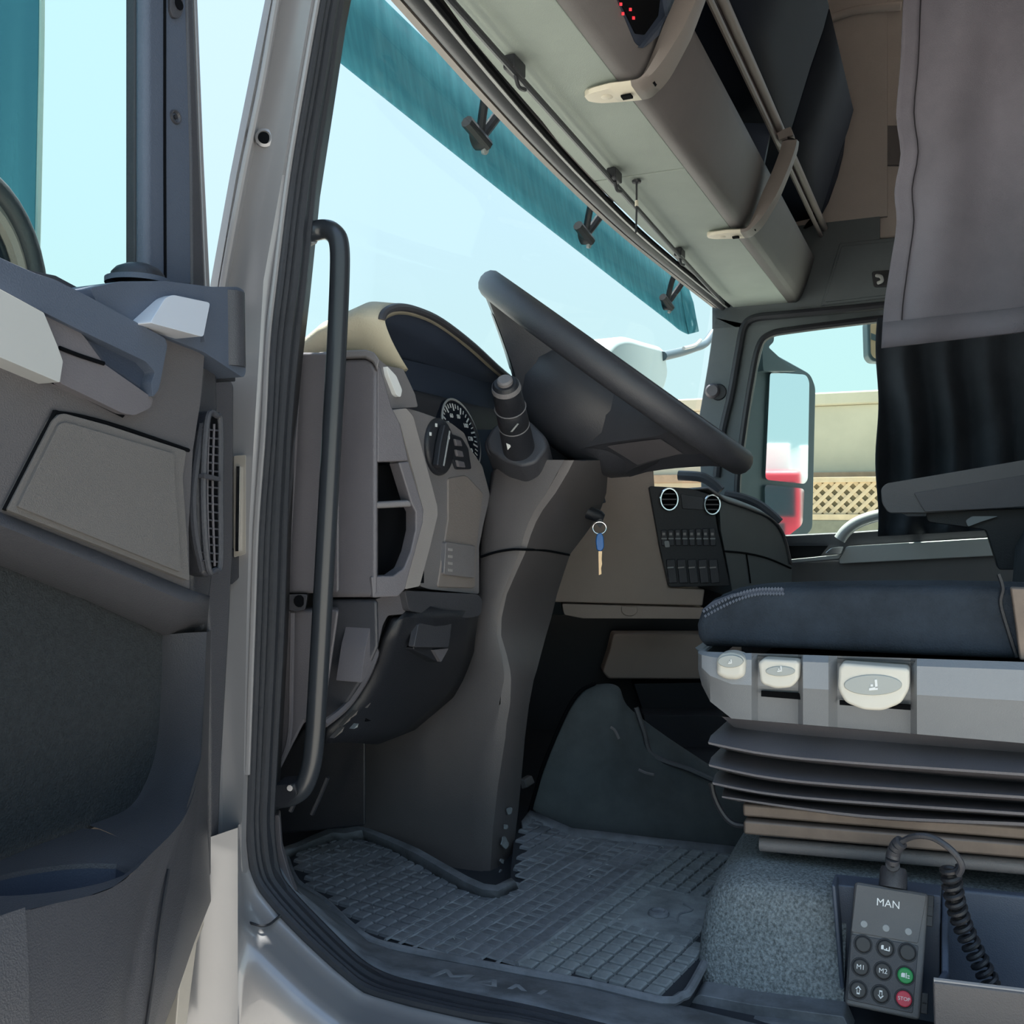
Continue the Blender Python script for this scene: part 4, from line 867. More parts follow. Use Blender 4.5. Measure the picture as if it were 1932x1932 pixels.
# main upper panel with speaker
dp('upper_panel', [(-500, 430), (0, 640), (300, 660), (312, 638), (386, 668), (378, 760), (364, 850), (356, 1000), (358, 1112), (0, 968), (-500, 780)], .533, 'door_g', .08, 3, bevel=.008, seg=3)
dp('side_cap', [(384, 668), (412, 686), (414, 780), (404, 1090), (390, 1200), (360, 1112), (362, 850)], .55, 'plas_d', .06, bevel=.005)
spk = dp('speaker_panel', [(14, 962), (100, 793), (112, 782), (122, 780), (203, 802), (352, 851), (345, 900), (352, 1000), (358, 1096)], .527, 'door_s', .02, 5, bevel=.004)
dp('speaker_mesh', [(34, 956), (112, 800), (124, 796), (330, 856), (330, 900), (338, 1000), (342, 1080)], .5245, 'door_s', .01, 5, parent=spk, bevel=.002)
tube('speaker_seam', PY([(8, 962), (96, 792), (112, 780), (203, 799), (356, 850)], .530), .0016, 'void', spk, n=5)
# door vent
vt = dp('air_vent', [(402, 774), (416, 780), (425, 796), (426, 1060), (418, 1082), (399, 1090), (386, 1084), (376, 1040), (372, 900), (386, 800)], .535, 'plas_d', .04, 6, bevel=.005, seg=3)
dp('vent_opening', [(392, 790), (408, 786), (414, 800), (414, 1062), (404, 1074), (394, 1070), (386, 1000), (384, 900)], .533, 'void', .004, 4, parent=vt, bevel=0)
for k in range(3):
    tube('vent_lip', PY([(382-k*7, 800+k*14), (370-k*5, 880), (364-k*4, 940), (368-k*4, 1010), (382-k*5, 1076-k*10)], .536+k*.004), .0028, 'plas_d', vt, n=6)
tube('vent_rim', PY([(392, 788), (408, 784), (416, 800), (416, 930), (416, 1062), (406, 1076), (394, 1074), (386, 1000), (384, 900)], .531), .0025, 'plas_d', vt, n=8, closed=True)
for k in range(17):
    y = 808+k*15.5
    if 896 < y < 912: continue
    prism('vent_slat', PY([(386, y), (413, y+3), (413, y+6), (386, y+3)], .531), (0, .003, 0), 'plas_d', vt)
for x in (395, 405):
    tube('vent_bar', PY([(x-1, 800), (x-4, 930), (x, 1068)], .5315), .0009, 'plas', vt, n=5)
prism('vent_lever', PY(rp([(386, 893), (415, 900), (416, 908), (386, 902)], 2), .527), (0, .006, 0), 'plas_d', vt, .001)
# lower ledge, fabric insert, frame band
lw = []
for (a, b), (c, d) in zip([(-400, 800), (0, 966), (180, 1038), (357, 1112), (396, 1124)], [(-400, 920), (0, 1066), (160, 1130), (310, 1198), (390, 1193)]):
    xs_ = Vector((-.42 if a < -180 else 0, 0, 0))
    lw.append([q_+xs_ for q_ in [UY(a, b, .531), UY(lerp(a, c, .25), lerp(b, d, .25), .528), UY(lerp(a, c, .6), lerp(b, d, .6), .54), UY(c, d, .565), UY(c, d+6, .60)]])
loft('lower_ledge', lw, 'door', dd, solid=.006, ang=45, soff=-1)
dp('fabric_insert', [(-500, 860), (0, 1060), (314, 1192), (308, 1330), (300, 1420), (276, 1490), (244, 1534), (91, 1596), (0, 1630), (-500, 1800)], .572, 'fabric', .03, bevel=0)
# band running down and into the pocket rim
bi = [(310, 1196), (308, 1300), (299, 1410), (276, 1482), (243, 1527), (170, 1558), (91, 1587), (0, 1622), (-150, 1680), (-400, 1770)]
bo = [(390, 1192), (386, 1300), (379, 1430), (362, 1508), (338, 1556), (290, 1606), (210, 1676), (60, 1716), (-150, 1790), (-400, 1900)]
yo = [.535, .53, .52, .50, .48, .465, .45, .44, .44, .44]
I_ = cat(wide(bi, .57), 4); O_ = cat([wide([ab], y)[0] for ab, y in zip(bo, yo)], 4)
cup_c = (108, 1658)
N_ = len(I_)
def inner_ell(s): pass
rows = []
for p, q in zip(I_, O_): rows.append([p+Vector((0, .02, 0)), p, p.lerp(q, .12)+Vector((0, -.004, 0)), p.lerp(q, .5), p.lerp(q, .86), q])
K1 = 20
loft('frame_band', rows[:K1+1], 'door', dd, ang=60)
# pocket top with the cup opening: outer boundary -> ellipse
bot = [rows[k][5] for k in range(K1, N_)]; topb = [rows[k][1] for k in range(K1, N_)]
loop = bot + topb[::-1]
loop = loop+[loop[0]]
loop = resample(loop, 65)[:-1]
q1, q2, q3 = rows[K1+3][1], rows[K1+3][5], rows[K1+9][5]
pn_ = (q2-q1).cross(q3-q1).normalized()
Pc = UP(104, 1657, q1, pn_)
zc = sum((p.z for p in loop))/len(loop)
def ell(sc, dz):
    out = []
    for p in loop:
        a = math.atan2((p.y-Pc.y)/.05, (p.x-Pc.x)/.11)
        dx_, dy_ = .052*sc*math.cos(a), .026*sc*math.sin(a); out.append(Vector((Pc.x+dx_, Pc.y+dy_, Pc.z+dz-(pn_.x*dx_+pn_.y*dy_)/pn_.z)))
    return out
E0 = ell(1, 0)
loft('pocket_top', [loop, [a.lerp(b, .5) for a, b in zip(loop, E0)], [a.lerp(b, .92) for a, b in zip(loop, E0)], E0, ell(.985, -.004)], 'door', dd, closed=True, ang=60)
loft('cup_well', [ell(.985, -.003), ell(.95, -.03), ell(.9, -.07), ell(.4, -.075)], 'navy', dd, closed=True, ang=50)
# front of the pocket
edge = [(398, 1190), (396, 1300), (393, 1430), (391, 1552), (398, 1700), (366, 1780), (338, 1863), (306, 1945), (290, 2010)]
inr = [(390, 1192), (386, 1300), (379, 1430), (350, 1530), (318, 1640), (300, 1740), (288, 1840), (270, 1945), (255, 2020)]
iy = [.535, .53, .52, .492, .475, .468, .468, .475, .485]
L0 = [UY(a, b, y) for (a, b), y in zip(inr[2:], iy[2:])]
bul = [0, -.008, -.013, -.014, -.010, -.002, .006]
fr = []
for k in range(8, N_):
    q = rows[k][5]; s_ = (k-8)/(N_-9); m1 = min(1, s_*3)
    fr.append([q+Vector(((L0[j].x-L0[0].x)*(1-s_)**1.5, lerp(L0[j].y-L0[0].y, bul[j], m1), L0[j].z-L0[0].z)) for j in range(7)])
loft('pocket_front', fr, 'door', dd, ang=70)
loft('pocket_side', [[UY(a, b, y), UY(lerp(a, c, .5), lerp(b, d, .5), y+.012), UY(c, d, .57), UY(c, d, .62)] for (a, b), (c, d), y in zip(inr, edge, iy)], 'door', dd, ang=70)
tube('side_stitch', [UY(a, b, y-.002) for (a, b), y in zip([(318, 1640), (308, 1700), (298, 1770), (290, 1840), (274, 1945)], [.474, .469, .466, .466, .473])], .0012, 'plas_k', dd, n=5)
# outside of the door
df = prism('wind_deflector', PY([(-500, -300), (74, -300), (78, 0), (72, 300), (66, 560), (-500, 560)], .76), (0, .005, 0), 'deflector'); tag(df, 'tinted teal wind deflector outside the driver door window', 'deflector')
tube('deflector_edge', PY([(76, -300), (79, 0), (74, 300), (68, 560)], .76), .003, 'pale', df, n=6)
for py in (-60, 400):
    p = UY(-420, py, .76); tube('deflector_bracket', [p, p+Vector((-.005, -.06, 0)), p+Vector((-.01, -.12, 0))], .006, 'plas_k', df, n=8)
sm = thing('driver_mirror', 'round topped black framed driver mirror behind the door glass', 'mirror', UY(-60, 620, .705))
mc = UY(-62, 545, .705); r0 = (UY(68, 545, .705)-mc).length
pts = [mc+Vector((r0*math.cos(q)*1.0, 0, r0*1.45*math.sin(q))) for q in [2*math.pi*k/40 for k in range(40)]]
tube('mirror_rim', pts, .009, 'rubber', sm, n=10, smooth=0, closed=True)
prism('mirror_back', [mc+(p-mc)*.97+Vector((0, .01, 0)) for p in pts], (0, .03, 0), 'plas_k', sm, .008)
tube('mirror_inner_rim', [mc+(p-mc)*.84+Vector((0, .004, 0)) for p in pts], .007, 'taupe', sm, n=8, smooth=0, closed=True)
prism('mirror_glass', [mc+(p-mc)*.80+Vector((0, .006, 0)) for p in pts], (0, .004, 0), 'tglass', sm)
tube('mirror_arm', [mc+Vector((.0, .05, -.10)), mc+Vector((.08, .06, -.12)), mc+Vector((.12, -.015, -.14))], .012, 'plas_k', sm, n=10)
# ================================================================== TUNNEL COVER
tn = thing('tunnel_cover', 'dark grey moulded engine tunnel cover beside the footwell', 'cover', UZ(1200, 1585, FLOOR))
XT = .62
tl = [(1000, 1532, .60), (1012, 1490, .61), (1024, 1450, .62), (1048, 1390, .64), (1075, 1332, .66), (1098, 1302, .68), (1122, 1290, .70)]
tr_ = [(1430, 1610, .66), (1425, 1580, .67), (1420, 1550, .68), (1416, 1520, .70), (1410, 1498, .72), (1405, 1488, .74), (1400, 1482, .76)]
mid = [[(1080, 1568), (1250, 1588)], [(1085, 1520), (1250, 1555)], [(1095, 1470), (1245, 1525)], [(1115, 1410), (1235, 1490)], [(1140, 1350), (1222, 1450)], [(1160, 1310), (1210, 1400)], [(1168, 1291), (1200, 1340)]]
rows = []
for (a, m_, b) in zip(tl, mid, tr_):
    X = a[2]
    r = cat([UX(a[0], a[1], X+.0), UX(m_[0][0], m_[0][1], X+.01), UX(m_[1][0], m_[1][1], X+.02), UX(b[0], b[1], b[2])], 5)
    rows.append(r)
rows.append([p+Vector((.02, .01, -.004)) for p in rows[-1]])
rows.append([p+Vector((.05, .02, -.20)) for p in rows[-1]])
loft('cover', rows, 'tunnel', tn, solid=.006, soff=-1, sub=1, ang=60)
tube('cover_piping', [r[0]+Vector((-.002, 0, 0)) for r in rows[:-1]], .003, 'void', tn, n=6)
tube('cover_crease', PX([(1152, 1372), (1160, 1378), (1168, 1394)], .655), .002, 'plas_g', tn, n=5)
tube('cover_crease', PX([(1205, 1452), (1218, 1458), (1234, 1462)], .648), .002, 'plas_g', tn, n=5)
tube('cover_rim', PX([(1200, 1335), (1215, 1380), (1232, 1425), (1300, 1452), (1345, 1472)], .70), .004, 'plas_d', tn, n=6)
prism('pedal_edge', PX([(980, 1470), (990, 1472), (996, 1486), (984, 1490)], .66), (.03, 0, 0), 'plas_g', tn, .002)
# ================================================================== FLOOR MAT
ZM = -.452
fmt = thing('floor_mat', 'dusty black rubber floor mat with a raised grid around the steering column', 'mat', UZ(1000, 1750, FLOOR))
mo = [(540, 1622), (586, 1590), (624, 1574), (650, 1574), (682, 1570), (788, 1613), (881, 1666), (912, 1680), (936, 1682), (962, 1672), (964, 1640), (972, 1560), (990, 1536), (1080, 1572), (1250, 1592), (1420, 1612), (1400, 1640), (1366, 1690), (1340, 1780), (1328, 1823), (1300, 1874), (1285, 1884), (1250, 1893), (1114, 1861), (1000, 1841), (910, 1824), (819, 1807), (742, 1791), (695, 1776), (655, 1745), (612, 1704), (560, 1668)]
MO = PZ(mo, ZM)
prism('mat_base', MO, (0, 0, -.014), 'mat_k', fmt)
tube('mat_rim', [p+Vector((0, 0, .002)) for p in MO[19:]+[MO[0]]], .0045, 'mat', fmt, n=8, smooth=3)
lipo = [(530, 1604), (560, 1594), (590, 1580), (624, 1566), (648, 1567), (681, 1561), (740, 1584), (788, 1605), (840, 1635), (881, 1658), (912, 1672), (936, 1675), (967, 1660)]
lipi = [(535, 1622), (565, 1608), (600, 1596), (632, 1588), (656, 1588), (690, 1586), (740, 1606), (786, 1632), (835, 1660), (874, 1682), (910, 1694), (942, 1696), (976, 1678)]
loft('raised_lip', [[UZ(a, b, ZM+.014)+Vector((.004, .01, -.02)) for a, b in lipo], [UZ(a, b, ZM+.014) for a, b in lipo], [UZ(lerp(a, c, .3), lerp(b, d, .3), ZM+.014) for (a, b), (c, d) in zip(lipo, lipi)], [UZ(c, d, ZM+.001) for c, d in lipi]], 'mat', fmt, solid=.003, ang=60)
lipo2 = [(985, 1548), (1000, 1528), (1080, 1562), (1250, 1582), (1420, 1600)]
lipi2 = [(990, 1572), (1008, 1552), (1080, 1584), (1250, 1602), (1415, 1622)]
loft('raised_lip', [[UZ(a, b, ZM+.012) for a, b in lipo2], [UZ(c, d, ZM+.001) for c, d in lipi2]], 'mat', fmt, solid=.003)
mu = Vector((.988, -.151, 0)).normalized(); mw = Vector((.151, .988, 0)).normalized()
r0_ = UZ(974, 1826, ZM); 
def inside(p, poly):
    c = False; n = len(poly)
    for i in range(n):
        a, b = poly[i], poly[i-1]
        if (a.y > p.y) != (b.y > p.y) and p.x < (b.x-a.x)*(p.y-a.y)/(b.y-a.y)+a.x: c = not c
    return c
inset = []
cxm = sum((p.x for p in MO))/len(MO); cym = sum((p.y for p in MO))/len(MO)
def ok(p, d=.0085):
    return all(inside(p+Vector((dx, dy, 0)), MO) for dx in (-d, d) for dy in (-d, d)) and not (False)
PIT = .0182
def pad_mesh(nm, m, s, h, tilt=0.):
    bm = bmesh.new(); a = s*.5; b = s*.40
    lo = [bm.verts.new(mu*x*a+mw*y*a) for x, y in [(-1, -1), (1, -1), (1, 1), (-1, 1)]]
    mi = [bm.verts.new(mu*x*a*.96+mw*y*a*.96+Vector((0, 0, h*.7))) for x, y in [(-1, -1), (1, -1), (1, 1), (-1, 1)]]
    hi = [bm.verts.new(mu*x*b+mw*y*b+Vector((0, 0, h+tilt*x))) for x, y in [(-1, -1), (1, -1), (1, 1), (-1, 1)]]
    for P, Q in ((lo, mi), (mi, hi)):
        for i in range(4): bm.faces.new((P[i], P[(i+1) % 4], Q[(i+1) % 4], Q[i]))
    bm.faces.new(hi); bmesh.ops.recalc_face_normals(bm, faces=bm.faces)
    me = D.meshes.new(nm); bm.to_mesh(me); bm.free(); me.materials.append(M[m]); return me
pads = []; 
logo = UZ(1262, 1728, ZM)
for i in range(-4, 44):
    for j in range(-22, 26):
        p = r0_+mu*(i+.5)*PIT+mw*(j+.5)*PIT
        if not ok(p): continue
        # smooth maker's plate in the worn zone
        q = p-logo; 
        if j < 0 and abs(q.dot(mu)) < .055 and abs(q.dot(mw)) < .035: continue
        pads.append((p, j))
cells_r = [x for x in pads if x[1] < 0]; cells_l = [x for x in pads if x[1] >= 0]
cells_r.sort(key=lambda x: (x[0]-O).length)
pmv = [pad_mesh('pad', 'mat_dust', PIT*.86, .0045, t) for t in (0, .0006, -.0006)]
for k, (p, j) in enumerate(cells_r[:300]):
    o = D.objects.new('pad', pmv[(k*7) % 3]); o.location = p; link(o, fmt)
cells_l.sort(key=lambda x: (x[0]-O).length)
# pads of the darker half
pml = [pad_mesh('pad', 'mat', PIT*.88, .0045, t) for t in (0, .0008, -.0008)]
rest = cells_r[300:]
nl = max(0, 300-len(cells_r)); 
for k, (p, j) in enumerate(cells_l[:nl]):
    o = D.objects.new('pad', pml[(k*5) % 3]); o.location = p; link(o, fmt)
def joined(nm, lst, src, m):
    if not lst: return
    bm = bmesh.new()
    for k, (p, j) in enumerate(lst):
        n0 = len(bm.verts); bm.from_mesh(src[(k*5) % 3]); bm.verts.ensure_lookup_table()
        bmesh.ops.translate(bm, verts=bm.verts[n0:], vec=p)
    o = fin(bm, nm, m, fmt, flat=True); o['kind'] = 'stuff'
joined('small_pads', cells_l[nl:], pml, 'mat'); joined('far_pads', rest, pmv, 'mat_dust')
# raised ribs of the darker half
for j in range(0, 9):
    run = []
    for i in range(-6, 66):
        p = r0_+mu*(i*.5)*PIT+mw*(j)*PIT
        if ok(p, .002): run.append(p)
        else:
            if len(run) > 3: tube('rib', [run[0]+Vector((0, 0, .003)), run[-1]+Vector((0, 0, .003))], .0018 if j else .004, 'mat_rib', fmt, n=5, smooth=0)
            run = []
    if len(run) > 3: tube('rib', [run[0]+Vector((0, 0, .003)), run[-1]+Vector((0, 0, .003))], .0018 if j else .004, 'mat_rib', fmt, n=5, smooth=0)
for i in range(-4, 40):
    run = []
    for j in range(0, 17):
        p = r0_+mu*(i)*PIT+mw*(j*.5)*PIT
        if ok(p, .002): run.append(p)
        else:
            if len(run) > 3: tube('rib', [run[0]+Vector((0, 0, .0025)), run[-1]+Vector((0, 0, .0025))], .0014, 'mat_rib', fmt, n=5, smooth=0)
            run = []
    if len(run) > 3: tube('rib', [run[0]+Vector((0, 0, .0025)), run[-1]+Vector((0, 0, .0025))], .0014, 'mat_rib', fmt, n=5, smooth=0)
pl_ = prism('worn_plate', [logo+mu*a+mw*b for a, b in [(-.066, -.046), (.066, -.046), (.066, .046), (-.066, .046)]], (0, 0, .0035), 'mat_dust', fmt, .002)
lathe('plate_stud', logo+mu*-.01+mw*.008+Vector((0, 0, .004)), (0, 0, 1), [(.012, 0), (.011, .003), (.008, .004), (.006, .002), (0, .002)], 'mat', pl_, 16)
tube('plate_mark', [logo+Vector((0, 0, .0045))+mu*a+mw*b for a, b in [(-.02, -.02), (.0, -.012), (.02, -.02), (.03, -.005)]], .001, 'mat_rib', pl_, n=5)
for k in range(26):
    p = r0_+mu*random.uniform(.0, .45)+mw*random.uniform(-.1, .3)
    if ok(p):
        tube('dirt_speck', [p+Vector((0, 0, .0065)), p+Vector((random.uniform(-.004, .004), random.uniform(-.004, .004), .0065))], .0007, 'print', fmt, n=4, smooth=0)
# ================================================================== DRIVER'S SEAT
se = thing('driver_seat', 'dark blue velour driver seat on a grey shroud with black bellows', 'seat', UX(1650, 1610, .55))
XA = .30
cu = [(1315, 1212), (1313, 1178), (1322, 1150), (1345, 1130), (1381, 1116), (1432, 1108), (1516, 1106), (1651, 1104), (1786, 1104), (1884, 1106), (2060, 1112), (2060, 1254), (1921, 1244), (1719, 1236), (1516, 1225), (1331, 1220)]
prism('cushion', [UX(a, b, XA) for a, b in cu], (.48, 0, -.032), 'seat', se, .022, 5)
loft('cushion_crown', [[UX(a, b, XA)+Vector((x, 0, dz)) for a, b in [(1345, 1130), (1381, 1116), (1432, 1108), (1516, 1106), (1651, 1104), (1786, 1104), (1884, 1106), (2060, 1112)]] for x, dz in ((.014, -.004), (.05, .001), (.14, -.004), (.24, -.012), (.34, -.02), (.42, -.026), (.462, -.034))], 'seat', se, ang=180)
ms = prism('mesh_patch', [UX(a, b, XA-.0005) for a, b in rp([(1322, 1152), (1345, 1134), (1381, 1120), (1432, 1112), (1480, 1110), (1478, 1118), (1420, 1122), (1372, 1128), (1340, 1146)], 3)], (.004, 0, 0), 'navy', se, .001)
random.seed(3)
for k in range(26):
    f = k/25; a = lerp(1328, 1474, f); b = 1152-42*math.sin(min(1, f*1.25)*math.pi/2)+2
    for r in range(2):
        p = UX(a+r*3, b+r*9-1, XA-.0012); s_ = .0017
        prism('mesh_knot', [p+Vector((0, s_, 0)), p+Vector((0, 0, s_*1.2)), p+Vector((0, -s_, 0)), p+Vector((0, 0, -s_*1.2))], (.002, 0, 0), 'bluegrey', ms)
tube('cushion_seam', PX([(1884, 1083), (1892, 1110), (1888, 1140), (1905, 1200), (1918, 1240)], XA-.0015), .002, 'plas_k', se, n=5)
prism('side_bracket', PX([(1906, 1108), (1990, 1112), (1990, 1250), (1924, 1246), (1916, 1180)], XA-.014), (.012, 0, 0), 'steel', se, .002)
prism('backrest', [UX(1960, 1160, XA+.02), UX(1968, 1060, XA+.02), UX(2160, 700, XA+.02), UX(2260, 500, XA+.02), UX(2500, 500, XA+.02), UX(2330, 900, XA+.02), UX(2200, 1240, XA+.02), UX(2000, 1240, XA+.02)], (.46, 0, 0), 'seat', se, .03, 4)
# shroud with recessed lever bays
cols = [(1317, 0), (1324, 0), (1340, 0), (1380, 0), (1418, 0), (1430, 1), (1506, 1), (1515, 0), (1540, 0), (1563, 0), (1580, 1), (1718, 1), (1730, 0), (1800, 0), (1932, 0), (2080, 0)]
def ytop(x): return 1229+(x-1317)*.0325
def ybot(x): return 1352+(x-1340)*.085 if x > 1360 else lerp(1262, 1352, max(0, (x-1317)/43)**.6)
rows = []
for dd_, zf, xo in [(0, 0, .30), (0, .0, .272), (1, .10, .264), (1, .48, .262), (1, .56, .268), (1, 1., .29), (0, 1.0, .34)]:
    r = []
    for x, rec in cols:
        y = lerp(ytop(x), ybot(x), zf); X = xo+(.022 if rec and dd_ else 0)+(.02 if x < 1320 else (.006 if x < 1330 else 0))
        r.append(UX(x, y, X))
    rows.append([r[0]+Vector((.46, .02, 0))]+r)
loft('shroud', rows, 'seatbase', se, solid=.005, soff=-1, ang=30)
def lever(l, lpad, d, sym):
    h = prism('lever', PX(rp(l, 10, 5), .256), (.03, 0, 0), 'lever', se, .006, 4)
    ax_, bx_ = min(p[0] for p in lpad), max(p[0] for p in lpad); ay_, by_ = min(p[1] for p in lpad), max(p[1] for p in lpad)
    prism('lever_sky_face', PX([((ax_+bx_)/2+(bx_-ax_)/2*math.cos(q), (ay_+by_)/2+(by_-ay_)/2*math.sin(q)) for q in [2*math.pi*k/28 for k in range(28)]], .2545), (.004, 0, 0), 'leverdk', h, .001)
    if sym:
        a, b, s = sym
        for q in ([(0, -8), (3, -8), (4, 2), (1, 3)], [(-7, 3), (4, 1), (4, 5), (-7, 6)], [(-5, -2), (-2, -2), (-2, 1), (-5, 1)]):
            prism('lever_symbol', PX([(a+x*s, b+y*s) for x, y in q], .2535), (.001, 0, 0), 'white', h)
lever([(1350, 1246), (1358, 1234), (1378, 1231), (1398, 1237), (1406, 1246), (1404, 1276), (1390, 1284), (1368, 1283), (1350, 1274)], [(1354, 1246), (1378, 1236), (1402, 1248), (1402, 1256), (1378, 1260), (1354, 1252)], .02, (1378, 1249, .6))
lever([(1430, 1250), (1440, 1243), (1508, 1247), (1506, 1284), (1492, 1298), (1462, 1300), (1434, 1290)], [(1444, 1264), (1474, 1257), (1500, 1262), (1496, 1270), (1474, 1276), (1450, 1272)], .02, (1472, 1263, .8))
lever([(1582, 1260), (1590, 1251), (1716, 1261), (1716, 1300), (1700, 1328), (1664, 1342), (1628, 1340), (1594, 1326), (1580, 1300)], [(1592, 1284), (1630, 1273), (1680, 1276), (1702, 1290), (1690, 1304), (1650, 1312), (1610, 1302)], .02, (1650, 1294, 1.5))
prism('lever_slot', PX([(1436, 1304), (1510, 1309), (1510, 1320), (1436, 1314)], .283), (.004, 0, 0), 'void', se)
prism('lever_slot', PX([(1584, 1322), (1718, 1330), (1718, 1340), (1584, 1330)], .283), (.004, 0, 0), 'void', se)
# bellows
def brow(l, X):
    r = PX(l, X); r = cat(r, 4); return [r[0]+Vector((.46, .0, 0)), r[0]+Vector((.02, .006, 0))]+r
zig = [([(1362, 1352), (1500, 1366), (1932, 1402), (2080, 1414)], .325), ([(1385, 1372), (1500, 1386), (1932, 1420), (2080, 1430)], .33),
       ([(1336, 1400), (1500, 1428), (1932, 1459), (2080, 1468)], .275), ([(1337, 1404), (1500, 1432), (1932, 1464), (2080, 1473)], .275), ([(1375, 1416), (1500, 1437), (1932, 1478), (2080, 1486)], .33),
       ([(1337, 1442), (1500, 1472), (1932, 1502), (2080, 1512)], .278), ([(1338, 1446), (1500, 1476), (1932, 1507), (2080, 1517)], .278), ([(1375, 1458), (1500, 1482), (1932, 1517), (2080, 1526)], .33),
       ([(1344, 1476), (1500, 1502), (1932, 1533), (2080, 1543)], .283), ([(1345, 1480), (1500, 1506), (1932, 1538), (2080, 1548)], .283), ([(1378, 1490), (1500, 1510), (1932, 1545), (2080, 1553)], .33),
       ([(1362, 1502), (1500, 1522), (1660, 1540), (1932, 1552), (2080, 1560)], .29), ([(1362, 1505), (1500, 1526), (1660, 1545), (1932, 1558), (2080, 1566)], .29), ([(1390, 1512), (1500, 1530), (1660, 1552), (1932, 1566), (2080, 1574)], .33)]
rws = [brow(l, X) for l, X in zig]; mxn = max(len(r) for r in rws); rws = [resample(r[2:], 16) for r in rws]
rws = [[r[0]+Vector((.44, .0, 0)), r[0]+Vector((.03, .004, 0))]+r for r in rws]
loft('bellows', rws, 'plas', se, ang=30)
box('suspension_core', (.34, -.25, -.345), (.74, .19, -.16), 'plas_k', se)
rl = prism('seat_rail', PX([(1400, 1517), (2080, 1573), (2080, 1598), (1401, 1541)], .30), (.03, 0, 0), 'steel', se, .003)
prism('seat_rail', PX([(1402, 1548), (2080, 1604), (2080, 1634), (1402, 1575)], .295), (.03, 0, 0), 'steel', se, .003)
tube('slide_bar', PX([(1434, 1592), (1700, 1615), (2080, 1648)], .315), .0075, 'plas_g', se, n=10, smooth=1)
tube('wire_loop', PX([(1342, 1478), (1346, 1498), (1356, 1522), (1371, 1544), (1387, 1555), (1410, 1558)], .31), .0032, 'plas_k', se, n=8)
# arm rest on the far side
ar = prism('armrest', PX(rp([(1662, 922), (1672, 912), (1932, 868), (2100, 840), (2100, 948), (1932, 956), (1756, 968), (1676, 968), (1664, 950)], 7), .80), (.07, 0, 0), 'plas_g', se, .010, 3)
prism('armrest_side', PX(rp([(1724, 930), (1932, 896), (2100, 870), (2100, 944), (1932, 956), (1746, 966), (1740, 958)], 3), .796), (.01, 0, 0), 'plas', ar, .003)
prism('armrest_bottom', PX(rp([(1700, 968), (1748, 964), (1748, 974), (1712, 974)], 2), .805), (.05, 0, 0), 'plas_d', ar, .002)
prism('armrest_pivot', PX(rp([(1745, 966), (2100, 952), (2100, 1075), (1884, 1075), (1860, 1000), (1750, 985)], 6), .82), (.05, 0, 0), 'plas_k', se, .01)
prism('armrest_lever', PX(rp([(1822, 982), (1834, 974), (1884, 974), (1852, 984), (1826, 994)], 4), .81), (.02, 0, 0), 'print', ar, .003)
# ================================================================== SEAT PLINTH
pe = thing('seat_plinth', 'grey looped carpet covered plinth carrying the driver seat', 'plinth', UZ(1420, 1900, FLOOR))
XP = .24
prof = [(.34, -.368), (.285, -.367), (.262, -.369), (.250, -.376), (.245, -.395), (.215, -.462), (.215, FLOOR)]
f0 = UX(1398, 1640, .26).y
ys = [f0-.0, f0-.004, f0-.016, f0-.035, .12, .06]
yend = UX(1592, 1800, .22).y
rows = []
for y, ins in [(f0+.045, .30), (f0+.045, .03), (f0+.035, .012), (f0+.02, .004), (f0-.0, 0), (.14, 0), (.10, 0), (yend, 0)]:
    slope = [0, 0, -.002, -.004, -.004, .03, .03] if y > .19 else [0]*7
    rows.append([Vector((x+ins, y-(.04 if k < 3 else (.02 if k < 4 else .0))*(1 if y > .19 else 0), z)) for k, (x, z) in enumerate(prof)])
loft('carpet', rows, 'carpet', pe, sub=1, ang=180)
box('plinth_top', (.30, -.45, -.378), (.78, f0-.03, -.368), 'carpet', pe, .004)
box('plinth_core', (.31, -.45, FLOOR), (.76, f0-.03, -.378), 'plas_k', pe)
prism('bottom_trim', PX(rp([(1300, 1892), (1318, 1876), (1420, 1895), (1592, 1918), (1610, 1960), (1300, 1990)], 6), .19), (.03, 0, 0), 'sill', pe, .006, 3)
prism('trim_step', PX([(1318, 1915), (1600, 1945), (1600, 2000), (1318, 2000)], .18), (.03, 0, 0), 'sill', pe, .004)
# handset dock
box('plinth_side', (.285, -.45, FLOOR), (.31, yend, -.382), 'bluegrey', pe, .004)
box('dock_ledge', (.288, -.45, -.382), (.31, yend, -.366), 'carpet', pe, .004)
XH = .245
prism('dock_back', PX(rp([(1570, 1668), (1775, 1690), (1772, 2010), (1592, 1990), (1590, 1916)], 5), XH), (.03, 0, 0), 'bluegrey', pe, .004)
prism('dock_side', PX([(1568, 1668), (1576, 1672), (1598, 1915), (1589, 1918)], XH-.022), (.03, 0, 0), 'bluegrey', pe, .003)
# storage tray
ty = pe
prism('tray_back', PX([(1776, 1676), (2080, 1706), (2080, 2010), (1772, 1990)], .275), (.012, 0, 0), 'bluegrey', ty, .003)
a0, a1 = UX(1778, 1683, .262), UX(1764, 1850, .15)
prism('tray_side', [UX(1776, 1684, .275), UX(1776, 1832, .20), UX(1762, 1852, .15), UX(1766, 2010, .15), UX(1772, 2010, .275)], (0, -.006, 0), 'bluegrey', ty, .002)
prism('tray_front', PX([(1760, 1852), (1932, 1873), (2080, 1892), (2080, 2040), (1764, 2020)], .145), (.010, 0, 0), 'door_g', ty, .002)
tube('tray_lip', PX([(1762, 1851), (1932, 1872), (2080, 1891)], .149), .003, 'plas_lg', ty, n=8, smooth=1)
box('tray_bottom', (.15, -.35, -.462), (.28, UX(1770, 1900, .15).y, -.455), 'bluegrey', ty)
